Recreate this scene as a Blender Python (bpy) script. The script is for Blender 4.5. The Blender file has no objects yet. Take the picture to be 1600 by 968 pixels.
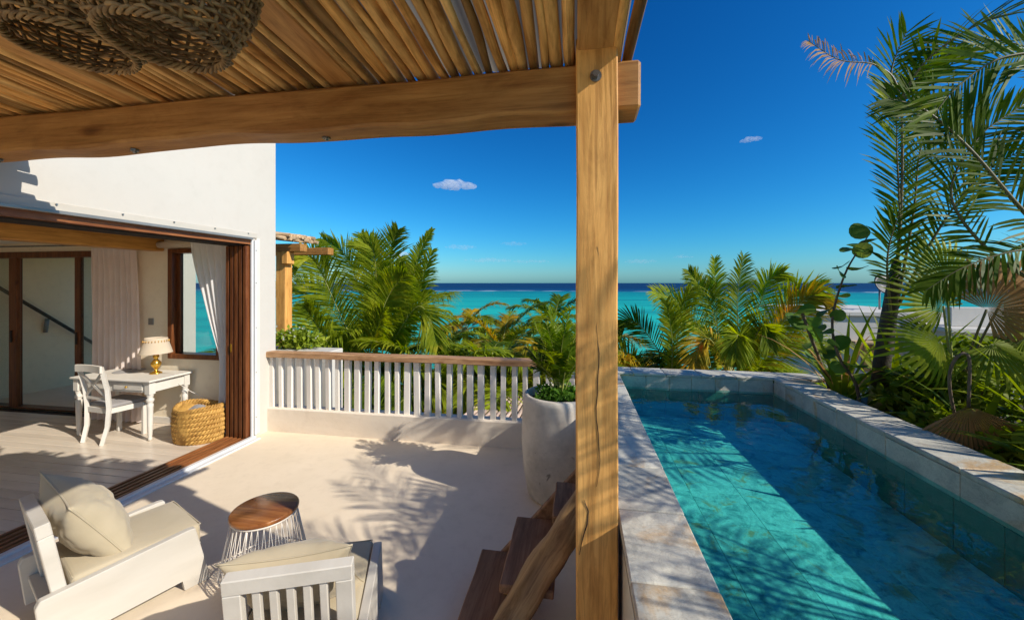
import bpy, bmesh, math, random
from mathutils import Vector, Matrix, noise
R = math.radians
random.seed(7)
rnd = random.uniform
SC = bpy.context.scene
COL = SC.collection

# ------------------------------------------------------------------ camera, light, exposure
cam = bpy.data.cameras.new('camera')
cam.sensor_width = 36.0
cam.lens = 610 / 1600 * 36
cam.shift_y = -42 / 1600
cam.clip_start = 0.05
cam.clip_end = 200000
cam_o = bpy.data.objects.new('camera', cam)
COL.objects.link(cam_o)
cam_o.location = (0, 0, 1.9)
cam_o.rotation_euler = (R(90), 0, math.atan(102 / 610))
SC.camera = cam_o

SUN = Vector((1.0, -0.32, 0.72)).normalized()
sun = bpy.data.lights.new('sun', 'SUN')
sun.energy = 2.0
sun.angle = R(0.5)
sun.color = (1.0, 0.93, 0.82)
sun_o = bpy.data.objects.new('sun', sun)
COL.objects.link(sun_o)
sun_o.rotation_euler = SUN.to_track_quat('Z', 'Y').to_euler()

W = bpy.data.worlds.new('World')
SC.world = W
W.use_nodes = True
wn, wl = W.node_tree.nodes, W.node_tree.links
bg = wn['Background']
sky = wn.new('ShaderNodeTexSky')
sky.sky_type = 'NISHITA'
sky.sun_disc = False
sky.sun_elevation = math.asin(SUN.z)
sky.sun_rotation = math.atan2(SUN.x, SUN.y)
sky.altitude = 0
sky.air_density = 1.0
sky.dust_density = 0.5
sky.ozone_density = 10.0
# polarised, high contrast tropical sky: one power curve per channel over the whole dome
sep = wn.new('ShaderNodeSeparateColor')
com = wn.new('ShaderNodeCombineColor')
wl.new(sky.outputs[0], sep.inputs[0])
for i, (pw, k) in enumerate(((2.4, 0.086), (1.45, 0.354), (1.2, 0.486))):
    p1 = wn.new('ShaderNodeMath'); p1.operation = 'POWER'; p1.inputs[1].default_value = pw
    p2 = wn.new('ShaderNodeMath'); p2.operation = 'MULTIPLY'; p2.inputs[1].default_value = k
    wl.new(sep.outputs[i], p1.inputs[0]); wl.new(p1.outputs[0], p2.inputs[0]); wl.new(p2.outputs[0], com.inputs[i])
wl.new(com.outputs[0], bg.inputs['Color'])
bg.inputs['Strength'].default_value = 0.075

SC.view_settings.view_transform = 'Standard'
SC.view_settings.look = 'None'
SC.view_settings.exposure = 1.5
SC.view_settings.gamma = 1.0
SC.render.engine = 'CYCLES'
SC.cycles.use_denoising = True
SC.cycles.max_bounces = 10
SC.cycles.diffuse_bounces = 8
SC.cycles.glossy_bounces = 3
SC.cycles.transmission_bounces = 6
SC.cycles.transparent_max_bounces = 16
SC.cycles.volume_bounces = 2
SC.cycles.caustics_reflective = False
SC.cycles.caustics_refractive = False

# ------------------------------------------------------------------ helpers: objects
def tag(o, label=None, cat=None, group=None, kind=None):
    if label: o['label'] = label
    if cat: o['category'] = cat
    if group: o['group'] = group
    if kind: o['kind'] = kind
    return o

def thing(name, label, cat, loc=(0, 0, 0), rz=0.0, group=None):
    o = bpy.data.objects.new(name, None)
    COL.objects.link(o)
    o.location = loc
    o.rotation_euler = (0, 0, rz)
    o.empty_display_size = 0.1
    return tag(o, label, cat, group)

def place(name, mesh, parent=None, loc=(0, 0, 0), rot=(0, 0, 0)):
    o = bpy.data.objects.new(name, mesh)
    COL.objects.link(o)
    o.parent = parent
    o.location = loc
    o.rotation_euler = rot
    return o

def copy_tree(o, parent=None):
    c = o.copy()
    COL.objects.link(c)
    if parent: c.parent = parent
    for ch in list(o.children):
        copy_tree(ch, c)
    return c

class MB:
    """collects shapes into one mesh"""
    def __init__(s):
        s.bm = bmesh.new()
        s.mi = 0
    def box(s, lo, hi, bev=0.0, M=None, seg=1):
        lo, hi = Vector(lo), Vector(hi)
        c, d = (lo + hi) / 2, hi - lo
        mt = Matrix.Translation(c) @ Matrix.Diagonal((abs(d.x), abs(d.y), abs(d.z), 1))
        if M is not None: mt = M @ mt
        g = bmesh.ops.create_cube(s.bm, size=1.0, matrix=mt)
        vs = g['verts']
        fs = set(f for v in vs for f in v.link_faces)
        for f in fs: f.material_index = s.mi
        if bev > 0:
            es = list(set(e for v in vs for e in v.link_edges))
            bmesh.ops.bevel(s.bm, geom=es, offset=bev, segments=seg, affect='EDGES', profile=0.5, clamp_overlap=True)
        return s
    def bar(s, a, b, w, h, up=(0, 0, 1), bev=0.0):
        a, b = Vector(a), Vector(b)
        y = (b - a); L = y.length; y.normalize()
        x = y.cross(Vector(up)).normalized(); z = x.cross(y)
        M = Matrix((x, y, z)).transposed().to_4x4()
        M.translation = a
        return s.box((-w / 2, 0, -h / 2), (w / 2, L, h / 2), bev, M)
    def tube(s, pts, r, n=8, cap=True, up=None, smooth=True, closed=False):
        pts = [Vector(p) for p in pts]
        N = len(pts)
        if not hasattr(r, '__len__'): r = [r] * N
        rings = []
        px = None
        for i, p in enumerate(pts):
            if closed: t = pts[(i + 1) % N] - pts[i - 1]
            else: t = pts[min(i + 1, N - 1)] - pts[max(i - 1, 0)]
            if t.length < 1e-9: t = Vector((0, 0, 1))
            t.normalize()
            if px is None:
                ref = Vector(up) if up else (Vector((0, 0, 1)) if abs(t.z) < 0.9 else Vector((1, 0, 0)))
                px = t.cross(ref).normalized()
            else:
                px = (px - t * px.dot(t))
                if px.length < 1e-6: px = t.orthogonal()
                px.normalize()
            py = t.cross(px)
            rings.append([s.bm.verts.new(p + (px * math.cos(2 * math.pi * k / n) + py * math.sin(2 * math.pi * k / n)) * r[i]) for k in range(n)])
        M = N if closed else N - 1
        for i in range(M):
            A, B = rings[i], rings[(i + 1) % N]
            for k in range(n):
                f = s.bm.faces.new((A[k], A[(k + 1) % n], B[(k + 1) % n], B[k]))
                f.smooth = smooth; f.material_index = s.mi
        if cap and not closed:
            for rg in (rings[0][::-1], rings[-1]):
                f = s.bm.faces.new(rg); f.material_index = s.mi
        return s
    def lathe(s, prof, n=24, c=(0, 0, 0), smooth=True, wob=None):
        rings = []
        for (r, z) in prof:
            ring = []
            for k in range(n):
                a = 2 * math.pi * k / n
                rr = max(r, 1e-4)
                if wob: rr *= 1 + wob(a, z)
                ring.append(s.bm.verts.new((c[0] + rr * math.cos(a), c[1] + rr * math.sin(a), c[2] + z)))
            rings.append(ring)
        for A, B in zip(rings, rings[1:]):
            for k in range(n):
                f = s.bm.faces.new((A[k], A[(k + 1) % n], B[(k + 1) % n], B[k]))
                f.smooth = smooth; f.material_index = s.mi
        return s
    def grid(s, fn, nu, nv, smooth=True):
        g = [[s.bm.verts.new(fn(i / nu, j / nv)) for j in range(nv + 1)] for i in range(nu + 1)]
        for i in range(nu):
            for j in range(nv):
                f = s.bm.faces.new((g[i][j], g[i + 1][j], g[i + 1][j + 1], g[i][j + 1]))
                f.smooth = smooth; f.material_index = s.mi
        return s
    def poly(s, pts, smooth=False):
        f = s.bm.faces.new([s.bm.verts.new(p) for p in pts])
        f.smooth = smooth; f.material_index = s.mi
        return s
    def subdiv(s, cuts):
        bmesh.ops.subdivide_edges(s.bm, edges=s.bm.edges[:], cuts=cuts, use_grid_fill=True)
        return s
    def warp(s, fn):
        for v in s.bm.verts: v.co = fn(v.co)
        return s
    def mesh(s, name, mats, recalc=True):
        if recalc: bmesh.ops.recalc_face_normals(s.bm, faces=s.bm.faces[:])
        me = bpy.data.meshes.new(name)
        s.bm.to_mesh(me); s.bm.free()
        for m in (mats if isinstance(mats, (list, tuple)) else [mats]): me.materials.append(m)
        return me
    def build(s, name, mats, parent=None, loc=None, recalc=True):
        """shapes given in world coordinates when parent stands unrotated: shifted into the parent's frame"""
        if parent is not None and loc is None and parent.get('world_built'):
            off = Vector(parent.location)
            for v in s.bm.verts: v.co -= off
        return place(name, s.mesh(name, mats, recalc), parent, loc or (0, 0, 0))

def wthing(name, label, cat, loc, group=None):
    o = thing(name, label, cat, loc, 0, group)
    o['world_built'] = 1
    return o

def struct(name, mb, m):
    return tag(mb.build(name, m), kind='structure')

# ------------------------------------------------------------------ helpers: materials
def nt(name):
    m = bpy.data.materials.new(name)
    m.use_nodes = True
    n, l = m.node_tree.nodes, m.node_tree.links
    return m, n, l, n['Principled BSDF']

def coords(n, l, scale=(1, 1, 1), rand=True, kind='Object'):
    tc = n.new('ShaderNodeTexCoord')
    mp = n.new('ShaderNodeMapping')
    mp.inputs['Scale'].default_value = scale
    l.new(tc.outputs[kind], mp.inputs['Vector'])
    if rand:
        oi = n.new('ShaderNodeObjectInfo')
        mu = n.new('ShaderNodeMath'); mu.operation = 'MULTIPLY'; mu.inputs[1].default_value = 57.0
        l.new(oi.outputs['Random'], mu.inputs[0])
        ad = n.new('ShaderNodeVectorMath'); ad.operation = 'ADD'
        l.new(mp.outputs[0], ad.inputs[0]); l.new(mu.outputs[0], ad.inputs[1])
        return ad.outputs[0]
    return mp.outputs[0]

def tex(n, l, v, scale, detail=4, rough=0.55, dist=0.0):
    t = n.new('ShaderNodeTexNoise')
    t.inputs['Scale'].default_value = scale
    t.inputs['Detail'].default_value = detail
    t.inputs['Roughness'].default_value = rough
    t.inputs['Distortion'].default_value = dist
    l.new(v, t.inputs['Vector'])
    return t.outputs['Fac']

def ramp(n, l, f, stops):
    r = n.new('ShaderNodeValToRGB')
    e = r.color_ramp.elements
    while len(e) > 1: e.remove(e[-1])
    e[0].position, e[0].color = stops[0][0], (*stops[0][1], 1)
    for p, c in stops[1:]:
        q = e.new(p); q.color = (*c, 1)
    l.new(f, r.inputs['Fac'])
    return r.outputs['Color']

def mix(n, l, f, a, b, mode='MIX'):
    m = n.new('ShaderNodeMix'); m.data_type = 'RGBA'; m.blend_type = mode
    for s, val in ((m.inputs[0], f), (m.inputs[6], a), (m.inputs[7], b)):
        if isinstance(val, (int, float)): s.default_value = val
        elif isinstance(val, tuple): s.default_value = (*val, 1)
        else: l.new(val, s)
    return m.outputs[2]

def bump(n, l, h, strength, dist=0.01, prev=None):
    b = n.new('ShaderNodeBump')
    b.inputs['Strength'].default_value = strength
    b.inputs['Distance'].default_value = dist
    l.new(h, b.inputs['Height'])
    if prev: l.new(prev, b.inputs['Normal'])
    return b.outputs['Normal']

def value_jitter(n, l, col, amt):
    oi = n.new('ShaderNodeObjectInfo')
    mr = n.new('ShaderNodeMapRange')
    mr.inputs[3].default_value = 1 - amt; mr.inputs[4].default_value = 1 + amt
    l.new(oi.outputs['Random'], mr.inputs[0])
    h = n.new('ShaderNodeHueSaturation')
    l.new(mr.outputs[0], h.inputs['Value']); l.new(col, h.inputs['Color'])
    return h.outputs[0]

def plain(name, c1, c2=None, rough=0.6, scale=6, bscale=60, bstr=0.15, bdist=0.004, spec=0.4, metal=0.0, stretch=(1, 1, 1), jit=0.0, lo=0.35, hi=0.65):
    m, n, l, p = nt(name)
    v = coords(n, l, stretch)
    c2 = c2 or tuple(x * 0.85 for x in c1)
    col = ramp(n, l, tex(n, l, v, scale, 6), [(lo, c2), (hi, c1)])
    if jit: col = value_jitter(n, l, col, jit)
    l.new(col, p.inputs['Base Color'])
    p.inputs['Roughness'].default_value = rough
    p.inputs['Specular IOR Level'].default_value = spec
    p.inputs['Metallic'].default_value = metal
    if bstr: l.new(bump(n, l, tex(n, l, v, bscale, 4), bstr, bdist), p.inputs['Normal'])
    return m

def wood(name, light, dark, axis='X', rough=0.55, jit=0.1, crack=0.35, gscale=1.0, blotch=0.6, grain=0.6):
    m, n, l, p = nt(name)
    k = 0.06
    st = {'X': (k, 1, 1), 'Y': (1, k, 1), 'Z': (1, 1, k)}[axis]
    v = coords(n, l, st)
    g1 = tex(n, l, v, 42 * gscale, 8, 0.7, 0.9)
    g2 = tex(n, l, v, 9 * gscale, 5, 0.6, 1.6)
    v3 = coords(n, l, tuple(0.35 if x < 1 else 1 for x in st))
    g3 = tex(n, l, v3, 6 * gscale, 6, 0.65, 1.0)
    col = ramp(n, l, g2, [(0.34, dark), (0.5, tuple((a + b) / 2 for a, b in zip(light, dark))), (0.64, light)])
    fine = ramp(n, l, g1, [(0.36, (0.50, 0.42, 0.34)), (0.5, (0.92, 0.9, 0.88)), (0.6, (1.05, 1.05, 1.05))])
    col = mix(n, l, grain, col, fine, 'MULTIPLY')
    blot = ramp(n, l, g3, [(0.33, (0.62, 0.55, 0.48)), (0.52, (1, 1, 1)), (0.7, (1.12, 1.1, 1.06))])
    col = mix(n, l, blotch, col, blot, 'MULTIPLY')
    kv = n.new('ShaderNodeTexVoronoi'); kv.inputs['Scale'].default_value = 2.6 * gscale; kv.inputs['Randomness'].default_value = 1.0
    kd = n.new('ShaderNodeVectorMath'); kd.operation = 'ADD'
    kn = n.new('ShaderNodeTexNoise'); kn.inputs['Scale'].default_value = 14; l.new(v3, kn.inputs['Vector'])
    ks = n.new('ShaderNodeVectorMath'); ks.operation = 'SCALE'; ks.inputs['Scale'].default_value = 0.05
    l.new(kn.outputs['Color'], ks.inputs[0]); l.new(v3, kd.inputs[0]); l.new(ks.outputs[0], kd.inputs[1]); l.new(kd.outputs[0], kv.inputs['Vector'])
    kr = ramp(n, l, kv.outputs['Distance'], [(0.0, (0.22, 0.15, 0.10)), (0.035, (0.42, 0.32, 0.24)), (0.06, (0.72, 0.62, 0.54)), (0.10, (1, 1, 1))])
    col = mix(n, l, 0.8, col, kr, 'MULTIPLY')
    ck = tex(n, l, coords(n, l, tuple(x * 0.5 if x < 1 else 1 for x in st)), 16 * gscale, 2, 0.5, 0.8)
    cm = ramp(n, l, ck, [(0.26, (0, 0, 0)), (0.31, (1, 1, 1))])
    col = mix(n, l, crack, col, cm, 'MULTIPLY')
    if jit: col = value_jitter(n, l, col, jit)
    l.new(col, p.inputs['Base Color'])
    p.inputs['Roughness'].default_value = rough
    p.inputs['Specular IOR Level'].default_value = 0.3
    b = bump(n, l, g1, 0.35, 0.005)
    b = bump(n, l, g3, 0.2, 0.01, b)
    b = bump(n, l, cm, 0.3 * (crack > 0), 0.006, b)
    l.new(b, p.inputs['Normal'])
    return m

def leaf(name, c1, c2, c3=None, trans=0.35, rough=0.42, jit=0.25, scale=3.0):
    rough = max(rough, 0.45)
    m, n, l, p = nt(name)
    v = coords(n, l)
    f = tex(n, l, v, scale, 3)
    st = [(0.33, c2), (0.6, c1)]
    if c3: st.append((0.72, c3))
    col = value_jitter(n, l, ramp(n, l, f, st), jit)
    l.new(col, p.inputs['Base Color'])
    p.inputs['Roughness'].default_value = rough
    p.inputs['Specular IOR Level'].default_value = 0.08
    t = n.new('ShaderNodeBsdfTranslucent')
    h = n.new('ShaderNodeHueSaturation'); h.inputs['Value'].default_value = 1.7; h.inputs['Saturation'].default_value = 1.1
    l.new(col, h.inputs['Color']); l.new(h.outputs[0], t.inputs['Color'])
    ms = n.new('ShaderNodeMixShader'); ms.inputs[0].default_value = trans
    l.new(p.outputs[0], ms.inputs[1]); l.new(t.outputs[0], ms.inputs[2])
    l.new(ms.outputs[0], n['Material Output'].inputs['Surface'])
    return m

def fabric(name, c1, c2, trans=0.0, rough=0.85, bscale=220, jit=0.0):
    m, n, l, p = nt(name)
    v = coords(n, l)
    col = ramp(n, l, tex(n, l, v, 4, 4), [(0.35, c2), (0.65, c1)])
    l.new(col, p.inputs['Base Color'])
    p.inputs['Roughness'].default_value = rough
    p.inputs['Specular IOR Level'].default_value = 0.2
    p.inputs['Sheen Weight'].default_value = 0.15
    b = bump(n, l, tex(n, l, v, bscale, 2), 0.12, 0.002)
    b = bump(n, l, tex(n, l, v, 9, 3), 0.25, 0.012, b)
    l.new(b, p.inputs['Normal'])
    if trans:
        t = n.new('ShaderNodeBsdfTranslucent'); l.new(col, t.inputs['Color'])
        ms = n.new('ShaderNodeMixShader'); ms.inputs[0].default_value = trans
        l.new(p.outputs[0], ms.inputs[1]); l.new(t.outputs[0], ms.inputs[2])
        l.new(ms.outputs[0], n['Material Output'].inputs['Surface'])
    return m

def stone(name, base, dark, rust, jit=0.12, rough=0.6, rust_at=0.62, bstr=0.5, sc=1.0):
    m, n, l, p = nt(name)
    v = coords(n, l)
    a = tex(n, l, v, 3.2 * sc, 8, 0.7, 0.7)
    col = ramp(n, l, a, [(0.32, dark), (0.5, base), (0.68, tuple(min(1, x * 1.15) for x in base))])
    rm = ramp(n, l, tex(n, l, v, 1.9 * sc, 6, 0.65, 0.8), [(rust_at, (0, 0, 0)), (rust_at + 0.09, (1, 1, 1))])
    bw = n.new('ShaderNodeRGBToBW'); l.new(rm, bw.inputs[0])
    mu = n.new('ShaderNodeMath'); mu.operation = 'MULTIPLY'; mu.inputs[1].default_value = 0.75
    l.new(bw.outputs[0], mu.inputs[0])
    col = mix(n, l, mu.outputs[0], col, rust)
    vn = ramp(n, l, tex(n, l, v, 9, 6, 0.7, 2.0), [(0.47, (1, 1, 1)), (0.5, (0.6, 0.6, 0.6)), (0.53, (1, 1, 1))])
    col = mix(n, l, 0.5, col, vn, 'MULTIPLY')
    col = value_jitter(n, l, col, jit)
    l.new(col, p.inputs['Base Color'])
    p.inputs['Roughness'].default_value = rough
    p.inputs['Specular IOR Level'].default_value = 0.35
    b = bump(n, l, tex(n, l, v, 22, 7, 0.65), bstr, 0.01)
    l.new(b, p.inputs['Normal'])
    return m

def stucco(name, c, stain, rough=0.85, b=0.25, sc=0.7, mott=0.6):
    m, n, l, p = nt(name)
    v = coords(n, l, rand=False)
    col = ramp(n, l, tex(n, l, v, sc, 7, 0.65, 0.3), [(0.3, stain), (0.62, c)])
    sp = ramp(n, l, tex(n, l, v, 9, 6, 0.7), [(0.25, (0.86, 0.84, 0.82)), (0.5, (1, 1, 1))])
    col = mix(n, l, mott, col, sp, 'MULTIPLY')
    vo = n.new('ShaderNodeTexVoronoi'); vo.feature = 'DISTANCE_TO_EDGE'; vo.inputs['Scale'].default_value = 0.55
    wv = n.new('ShaderNodeVectorMath'); wv.operation = 'ADD'
    nz = n.new('ShaderNodeTexNoise'); nz.inputs['Scale'].default_value = 2.5; nz.inputs['Detail'].default_value = 6
    l.new(v, nz.inputs['Vector']); l.new(v, wv.inputs[0]); l.new(nz.outputs['Color'], wv.inputs[1]); l.new(wv.outputs[0], vo.inputs['Vector'])
    ck = ramp(n, l, vo.outputs['Distance'], [(0.0, (0.86, 0.85, 0.83)), (0.003, (1, 1, 1))])
    ckm = ramp(n, l, tex(n, l, v, 0.9, 2), [(0.58, (0, 0, 0)), (0.68, (1, 1, 1))])
    cb = n.new('ShaderNodeRGBToBW'); l.new(ckm, cb.inputs[0])
    col = mix(n, l, cb.outputs[0], col, mix(n, l, 1.0, col, ck, 'MULTIPLY'))
    spk = ramp(n, l, tex(n, l, v, 26, 2, 0.5), [(0.19, (0.55, 0.5, 0.45)), (0.23, (1, 1, 1))])
    col = mix(n, l, mott, col, spk, 'MULTIPLY')
    l.new(col, p.inputs['Base Color'])
    p.inputs['Roughness'].default_value = rough
    p.inputs['Specular IOR Level'].default_value = 0.25
    bb = bump(n, l, tex(n, l, v, 90, 4), b, 0.003)
    bb = bump(n, l, tex(n, l, v, 4, 4), b, 0.02, bb)
    l.new(bb, p.inputs['Normal'])
    return m

MAT = dict(
    stucco=stucco('white_stucco', (0.555, 0.525, 0.47), (0.53, 0.50, 0.445), mott=0.25),
    ceiling=stucco('ceiling_white', (0.88, 0.85, 0.78), (0.85, 0.82, 0.75)),
    low_stucco=stucco('lightened_stucco', (0.80, 0.70, 0.57), (0.74, 0.64, 0.51)),  # same stucco as the house, lightened to paint more sun onto the low wall
    room_wall=stucco('room_wall_paint', (0.86, 0.76, 0.58), (0.82, 0.71, 0.53)),
    hall_wall=stucco('hall_plaster', (0.88, 0.68, 0.44), (0.82, 0.62, 0.39)),
    floor=stucco('terrace_cement', (0.78, 0.655, 0.49), (0.71, 0.59, 0.43), rough=0.6, b=0.08, sc=1.1),
    white=plain('white_paint', (0.70, 0.66, 0.59), (0.63, 0.59, 0.52), 0.45, 3, 40, 0.12),
    white_wood=plain('white_painted_wood', (0.58, 0.54, 0.47), (0.50, 0.46, 0.39), 0.5, 5, 30, 0.3, 0.004, stretch=(1, 0.25, 1), jit=0.03),
    plank=plain('white_floor_paint', (0.70, 0.60, 0.48), (0.58, 0.49, 0.39), 0.27, 6, 30, 0.2, 0.003, stretch=(0.12, 1, 1), jit=0.06),
    alu=plain('white_aluminium', (0.70, 0.70, 0.69), (0.62, 0.62, 0.61), 0.35, 3, 40, 0.05),
    grey_alu=plain('grey_aluminium', (0.30, 0.30, 0.29), (0.24, 0.24, 0.23), 0.35, 3, 40, 0.05, metal=0.4),
    beam=wood('hewn_beam_wood', (0.48, 0.25, 0.075), (0.33, 0.15, 0.04), 'X', 0.5, 0.04, 0.0),
    post=wood('post_wood', (0.80, 0.43, 0.125), (0.62, 0.30, 0.075), 'Z', 0.55, 0.0, 0.35),
    rafter=wood('rafter_wood', (0.58, 0.32, 0.11), (0.42, 0.20, 0.06), 'Y', 0.5, 0.08, 0.1),
    stick=wood('stick_wood', (0.93, 0.62, 0.25), (0.42, 0.23, 0.075), 'Y', 0.65, 0.4, 0.5, 1.2, 1.0),
    stick_x=wood('stick_wood_pale', (0.62, 0.47, 0.30), (0.30, 0.19, 0.10), 'X', 0.7, 0.3, 0.4, 1.4),
    stick_far=wood('stick_wood_bleached', (0.66, 0.52, 0.42), (0.42, 0.30, 0.23), 'Y', 0.75, 0.2, 0.4, 1.0),
    baluster=plain('white_baluster_paint', (0.80, 0.75, 0.67), (0.72, 0.67, 0.59), 0.5, 5, 30, 0.3, 0.004, stretch=(1, 1, 0.3), jit=0.03),
    rail=wood('rail_wood', (0.55, 0.33, 0.17), (0.34, 0.17, 0.08), 'X', 0.6, 0.0, 0.4, 1.5),
    log=wood('log_wood', (0.46, 0.29, 0.13), (0.17, 0.095, 0.04), 'Z', 0.65, 0.0, 0.6, 1.2),
    tread=wood('tread_wood', (0.38, 0.20, 0.10), (0.22, 0.115, 0.055), 'Y', 0.8, 0.1, 0.4, 1.0),
    door_wood=wood('door_wood', (0.20, 0.07, 0.022), (0.11, 0.033, 0.012), 'Z', 0.35, 0.1, 0.0, 1.5),
    track_wood=wood('track_wood', (0.33, 0.13, 0.045), (0.18, 0.06, 0.02), 'Y', 0.35, 0.05, 0.0, 1.5),
    dark=plain('dark_recess', (0.03, 0.018, 0.012), (0.02, 0.012, 0.01), 0.6, 4, 30, 0.1),
    ceil_wood=wood('ceiling_beam_wood', (0.58, 0.30, 0.07), (0.44, 0.20, 0.04), 'Y', 0.45, 0.0, 0.05),
    top_wood=wood('tabletop_wood', (0.42, 0.17, 0.05), (0.22, 0.075, 0.022), 'X', 0.22, 0.0, 0.1, 1.0),
    metal=plain('bolt_steel', (0.32, 0.31, 0.29), (0.2, 0.19, 0.18), 0.35, 20, 60, 0.2, metal=0.9),
    brass=plain('brass', (0.80, 0.48, 0.08), (0.68, 0.38, 0.05), 0.22, 8, 30, 0.05, metal=0.9),
    shade=fabric('lamp_shade_cloth', (0.80, 0.70, 0.55), (0.74, 0.63, 0.48), 0.35),
    sheer=fabric('sheer_curtain', (0.90, 0.80, 0.74), (0.84, 0.73, 0.67), 0.4),
    sheer_white=fabric('white_curtain', (0.92, 0.90, 0.88), (0.88, 0.86, 0.84), 0.45),
    cushion=fabric('beige_canvas', (0.47, 0.395, 0.27), (0.43, 0.36, 0.24)),
    seat_grey=fabric('grey_seat_cloth', (0.30, 0.28, 0.27), (0.25, 0.235, 0.23)),
    wicker=plain('wicker_cane', (0.36, 0.215, 0.08), (0.12, 0.065, 0.024), 0.6, 25, 90, 0.4, 0.003, jit=0.1),
    grass_rope=plain('seagrass_rope', (0.62, 0.36, 0.09), (0.34, 0.17, 0.035), 0.7, 14, 120, 0.7, 0.004),
    wire=plain('cream_wire', (0.72, 0.66, 0.58), (0.64, 0.58, 0.5), 0.4, 5, 30, 0.0),
    dish=plain('dish_grey', (0.045, 0.047, 0.055), (0.035, 0.036, 0.042), 0.5),
    soil=plain('soil', (0.06, 0.04, 0.025), (0.03, 0.02, 0.012), 0.9, 10, 40, 0.8, 0.03),
    trunk=plain('palm_trunk', (0.22, 0.17, 0.12), (0.09, 0.065, 0.045), 0.8, 5, 25, 0.8, 0.02, stretch=(1, 1, 4)),
    trunk_dark=plain('dark_stem', (0.075, 0.06, 0.04), (0.03, 0.024, 0.017), 0.7, 6, 30, 0.6, 0.01, stretch=(1, 1, 3)),
    stem_yellow=plain('stem_base_green', (0.36, 0.33, 0.10), (0.20, 0.20, 0.05), 0.6, 5, 25, 0.3, 0.01, stretch=(1, 1, 3)),
    twig=plain('twig_bark', (0.16, 0.11, 0.07), (0.08, 0.055, 0.035), 0.8, 12, 60, 0.5, 0.004),
    rachis=plain('frond_rib', (0.34, 0.36, 0.09), (0.24, 0.24, 0.06), 0.5, 4, 30, 0.1),
    rachis_dark=plain('frond_rib_dark', (0.17, 0.15, 0.06), (0.09, 0.085, 0.03), 0.5, 4, 30, 0.1),
    frond=leaf('coconut_leaf', (0.29, 0.33, 0.022), (0.13, 0.19, 0.013), (0.44, 0.40, 0.035), 0.45, 0.38),
    frond_dark=leaf('areca_leaf', (0.11, 0.165, 0.010), (0.04, 0.08, 0.006), (0.24, 0.27, 0.018), 0.40, 0.30),
    frond_yellow=leaf('yellowing_leaf', (0.46, 0.30, 0.022), (0.20, 0.19, 0.016), (0.68, 0.27, 0.025), 0.4, 0.45),
    frond_dead=leaf('dead_leaf', (0.47, 0.27, 0.11), (0.31, 0.17, 0.065), None, 0.25, 0.7),
    fanleaf=leaf('fan_leaf', (0.24, 0.28, 0.025), (0.10, 0.15, 0.014), (0.36, 0.36, 0.045), 0.35, 0.4),
    shrub=leaf('shrub_leaf', (0.17, 0.22, 0.02), (0.06, 0.10, 0.01), (0.30, 0.32, 0.03), 0.3, 0.4, scale=2.0),
    shrub_light=leaf('light_shrub_leaf', (0.26, 0.31, 0.03), (0.13, 0.19, 0.018), (0.36, 0.38, 0.05), 0.35, 0.4),
    grape=leaf('sea_grape_leaf', (0.13, 0.21, 0.04), (0.06, 0.12, 0.02), (0.24, 0.26, 0.06), 0.35, 0.35),
    moss=leaf('ground_fern', (0.09, 0.19, 0.02), (0.045, 0.11, 0.012), None, 0.3, 0.6, scale=8),
    petal=leaf('white_petal', (0.75, 0.75, 0.68), (0.65, 0.65, 0.55), None, 0.3, 0.5),
    coping=stone('coping_slate', (0.51, 0.485, 0.405), (0.31, 0.305, 0.27), (0.48, 0.28, 0.10), rust_at=0.56),
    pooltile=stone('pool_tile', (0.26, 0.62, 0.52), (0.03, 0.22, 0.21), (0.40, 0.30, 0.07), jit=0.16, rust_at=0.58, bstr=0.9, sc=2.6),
    walltile=stone('pool_wall_tile', (0.05, 0.19, 0.15), (0.02, 0.10, 0.085), (0.16, 0.13, 0.05), jit=0.2, rust_at=0.66, bstr=0.4),  # colour darkened to stand in for foliage reflected at the waterline
    grout=plain('grout', (0.07, 0.28, 0.24), (0.05, 0.2, 0.18), 0.8),
)

def concrete_pot():
    m, n, l, p = nt('pot_cement')
    v = coords(n, l)
    col = ramp(n, l, tex(n, l, v, 3, 7, 0.65), [(0.3, (0.40, 0.355, 0.29)), (0.6, (0.68, 0.61, 0.51))])
    pits = ramp(n, l, tex(n, l, v, 7, 3, 0.6, 0.5), [(0.30, (0.12, 0.10, 0.08)), (0.335, (1, 1, 1))])
    col = mix(n, l, 0.9, col, pits, 'MULTIPLY')
    l.new(col, p.inputs['Base Color'])
    p.inputs['Roughness'].default_value = 0.75
    b = bump(n, l, pits, 0.6, 0.015)
    l.new(bump(n, l, tex(n, l, v, 40, 5), 0.3, 0.005, b), p.inputs['Normal'])
    return m
MAT['pot'] = concrete_pot()

def glass_mat():
    m, n, l, p = nt('window_glass')
    t = n.new('ShaderNodeBsdfTransparent'); t.inputs[0].default_value = (0.86, 0.9, 0.9, 1)
    g = n.new('ShaderNodeBsdfGlossy'); g.inputs['Roughness'].default_value = 0.01
    lw = n.new('ShaderNodeLayerWeight'); lw.inputs[0].default_value = 0.5
    pw = n.new('ShaderNodeMath'); pw.operation = 'POWER'; pw.inputs[1].default_value = 5.0
    l.new(lw.outputs['Facing'], pw.inputs[0])
    fr = n.new('ShaderNodeMath'); fr.operation = 'MULTIPLY_ADD'; fr.inputs[1].default_value = 0.96; fr.inputs[2].default_value = 0.04
    l.new(pw.outputs[0], fr.inputs[0])
    ms = n.new('ShaderNodeMixShader')
    l.new(fr.outputs[0], ms.inputs[0]); l.new(t.outputs[0], ms.inputs[1]); l.new(g.outputs[0], ms.inputs[2])
    l.new(ms.outputs[0], n['Material Output'].inputs['Surface'])
    return m
MAT['glass'] = glass_mat()

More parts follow.
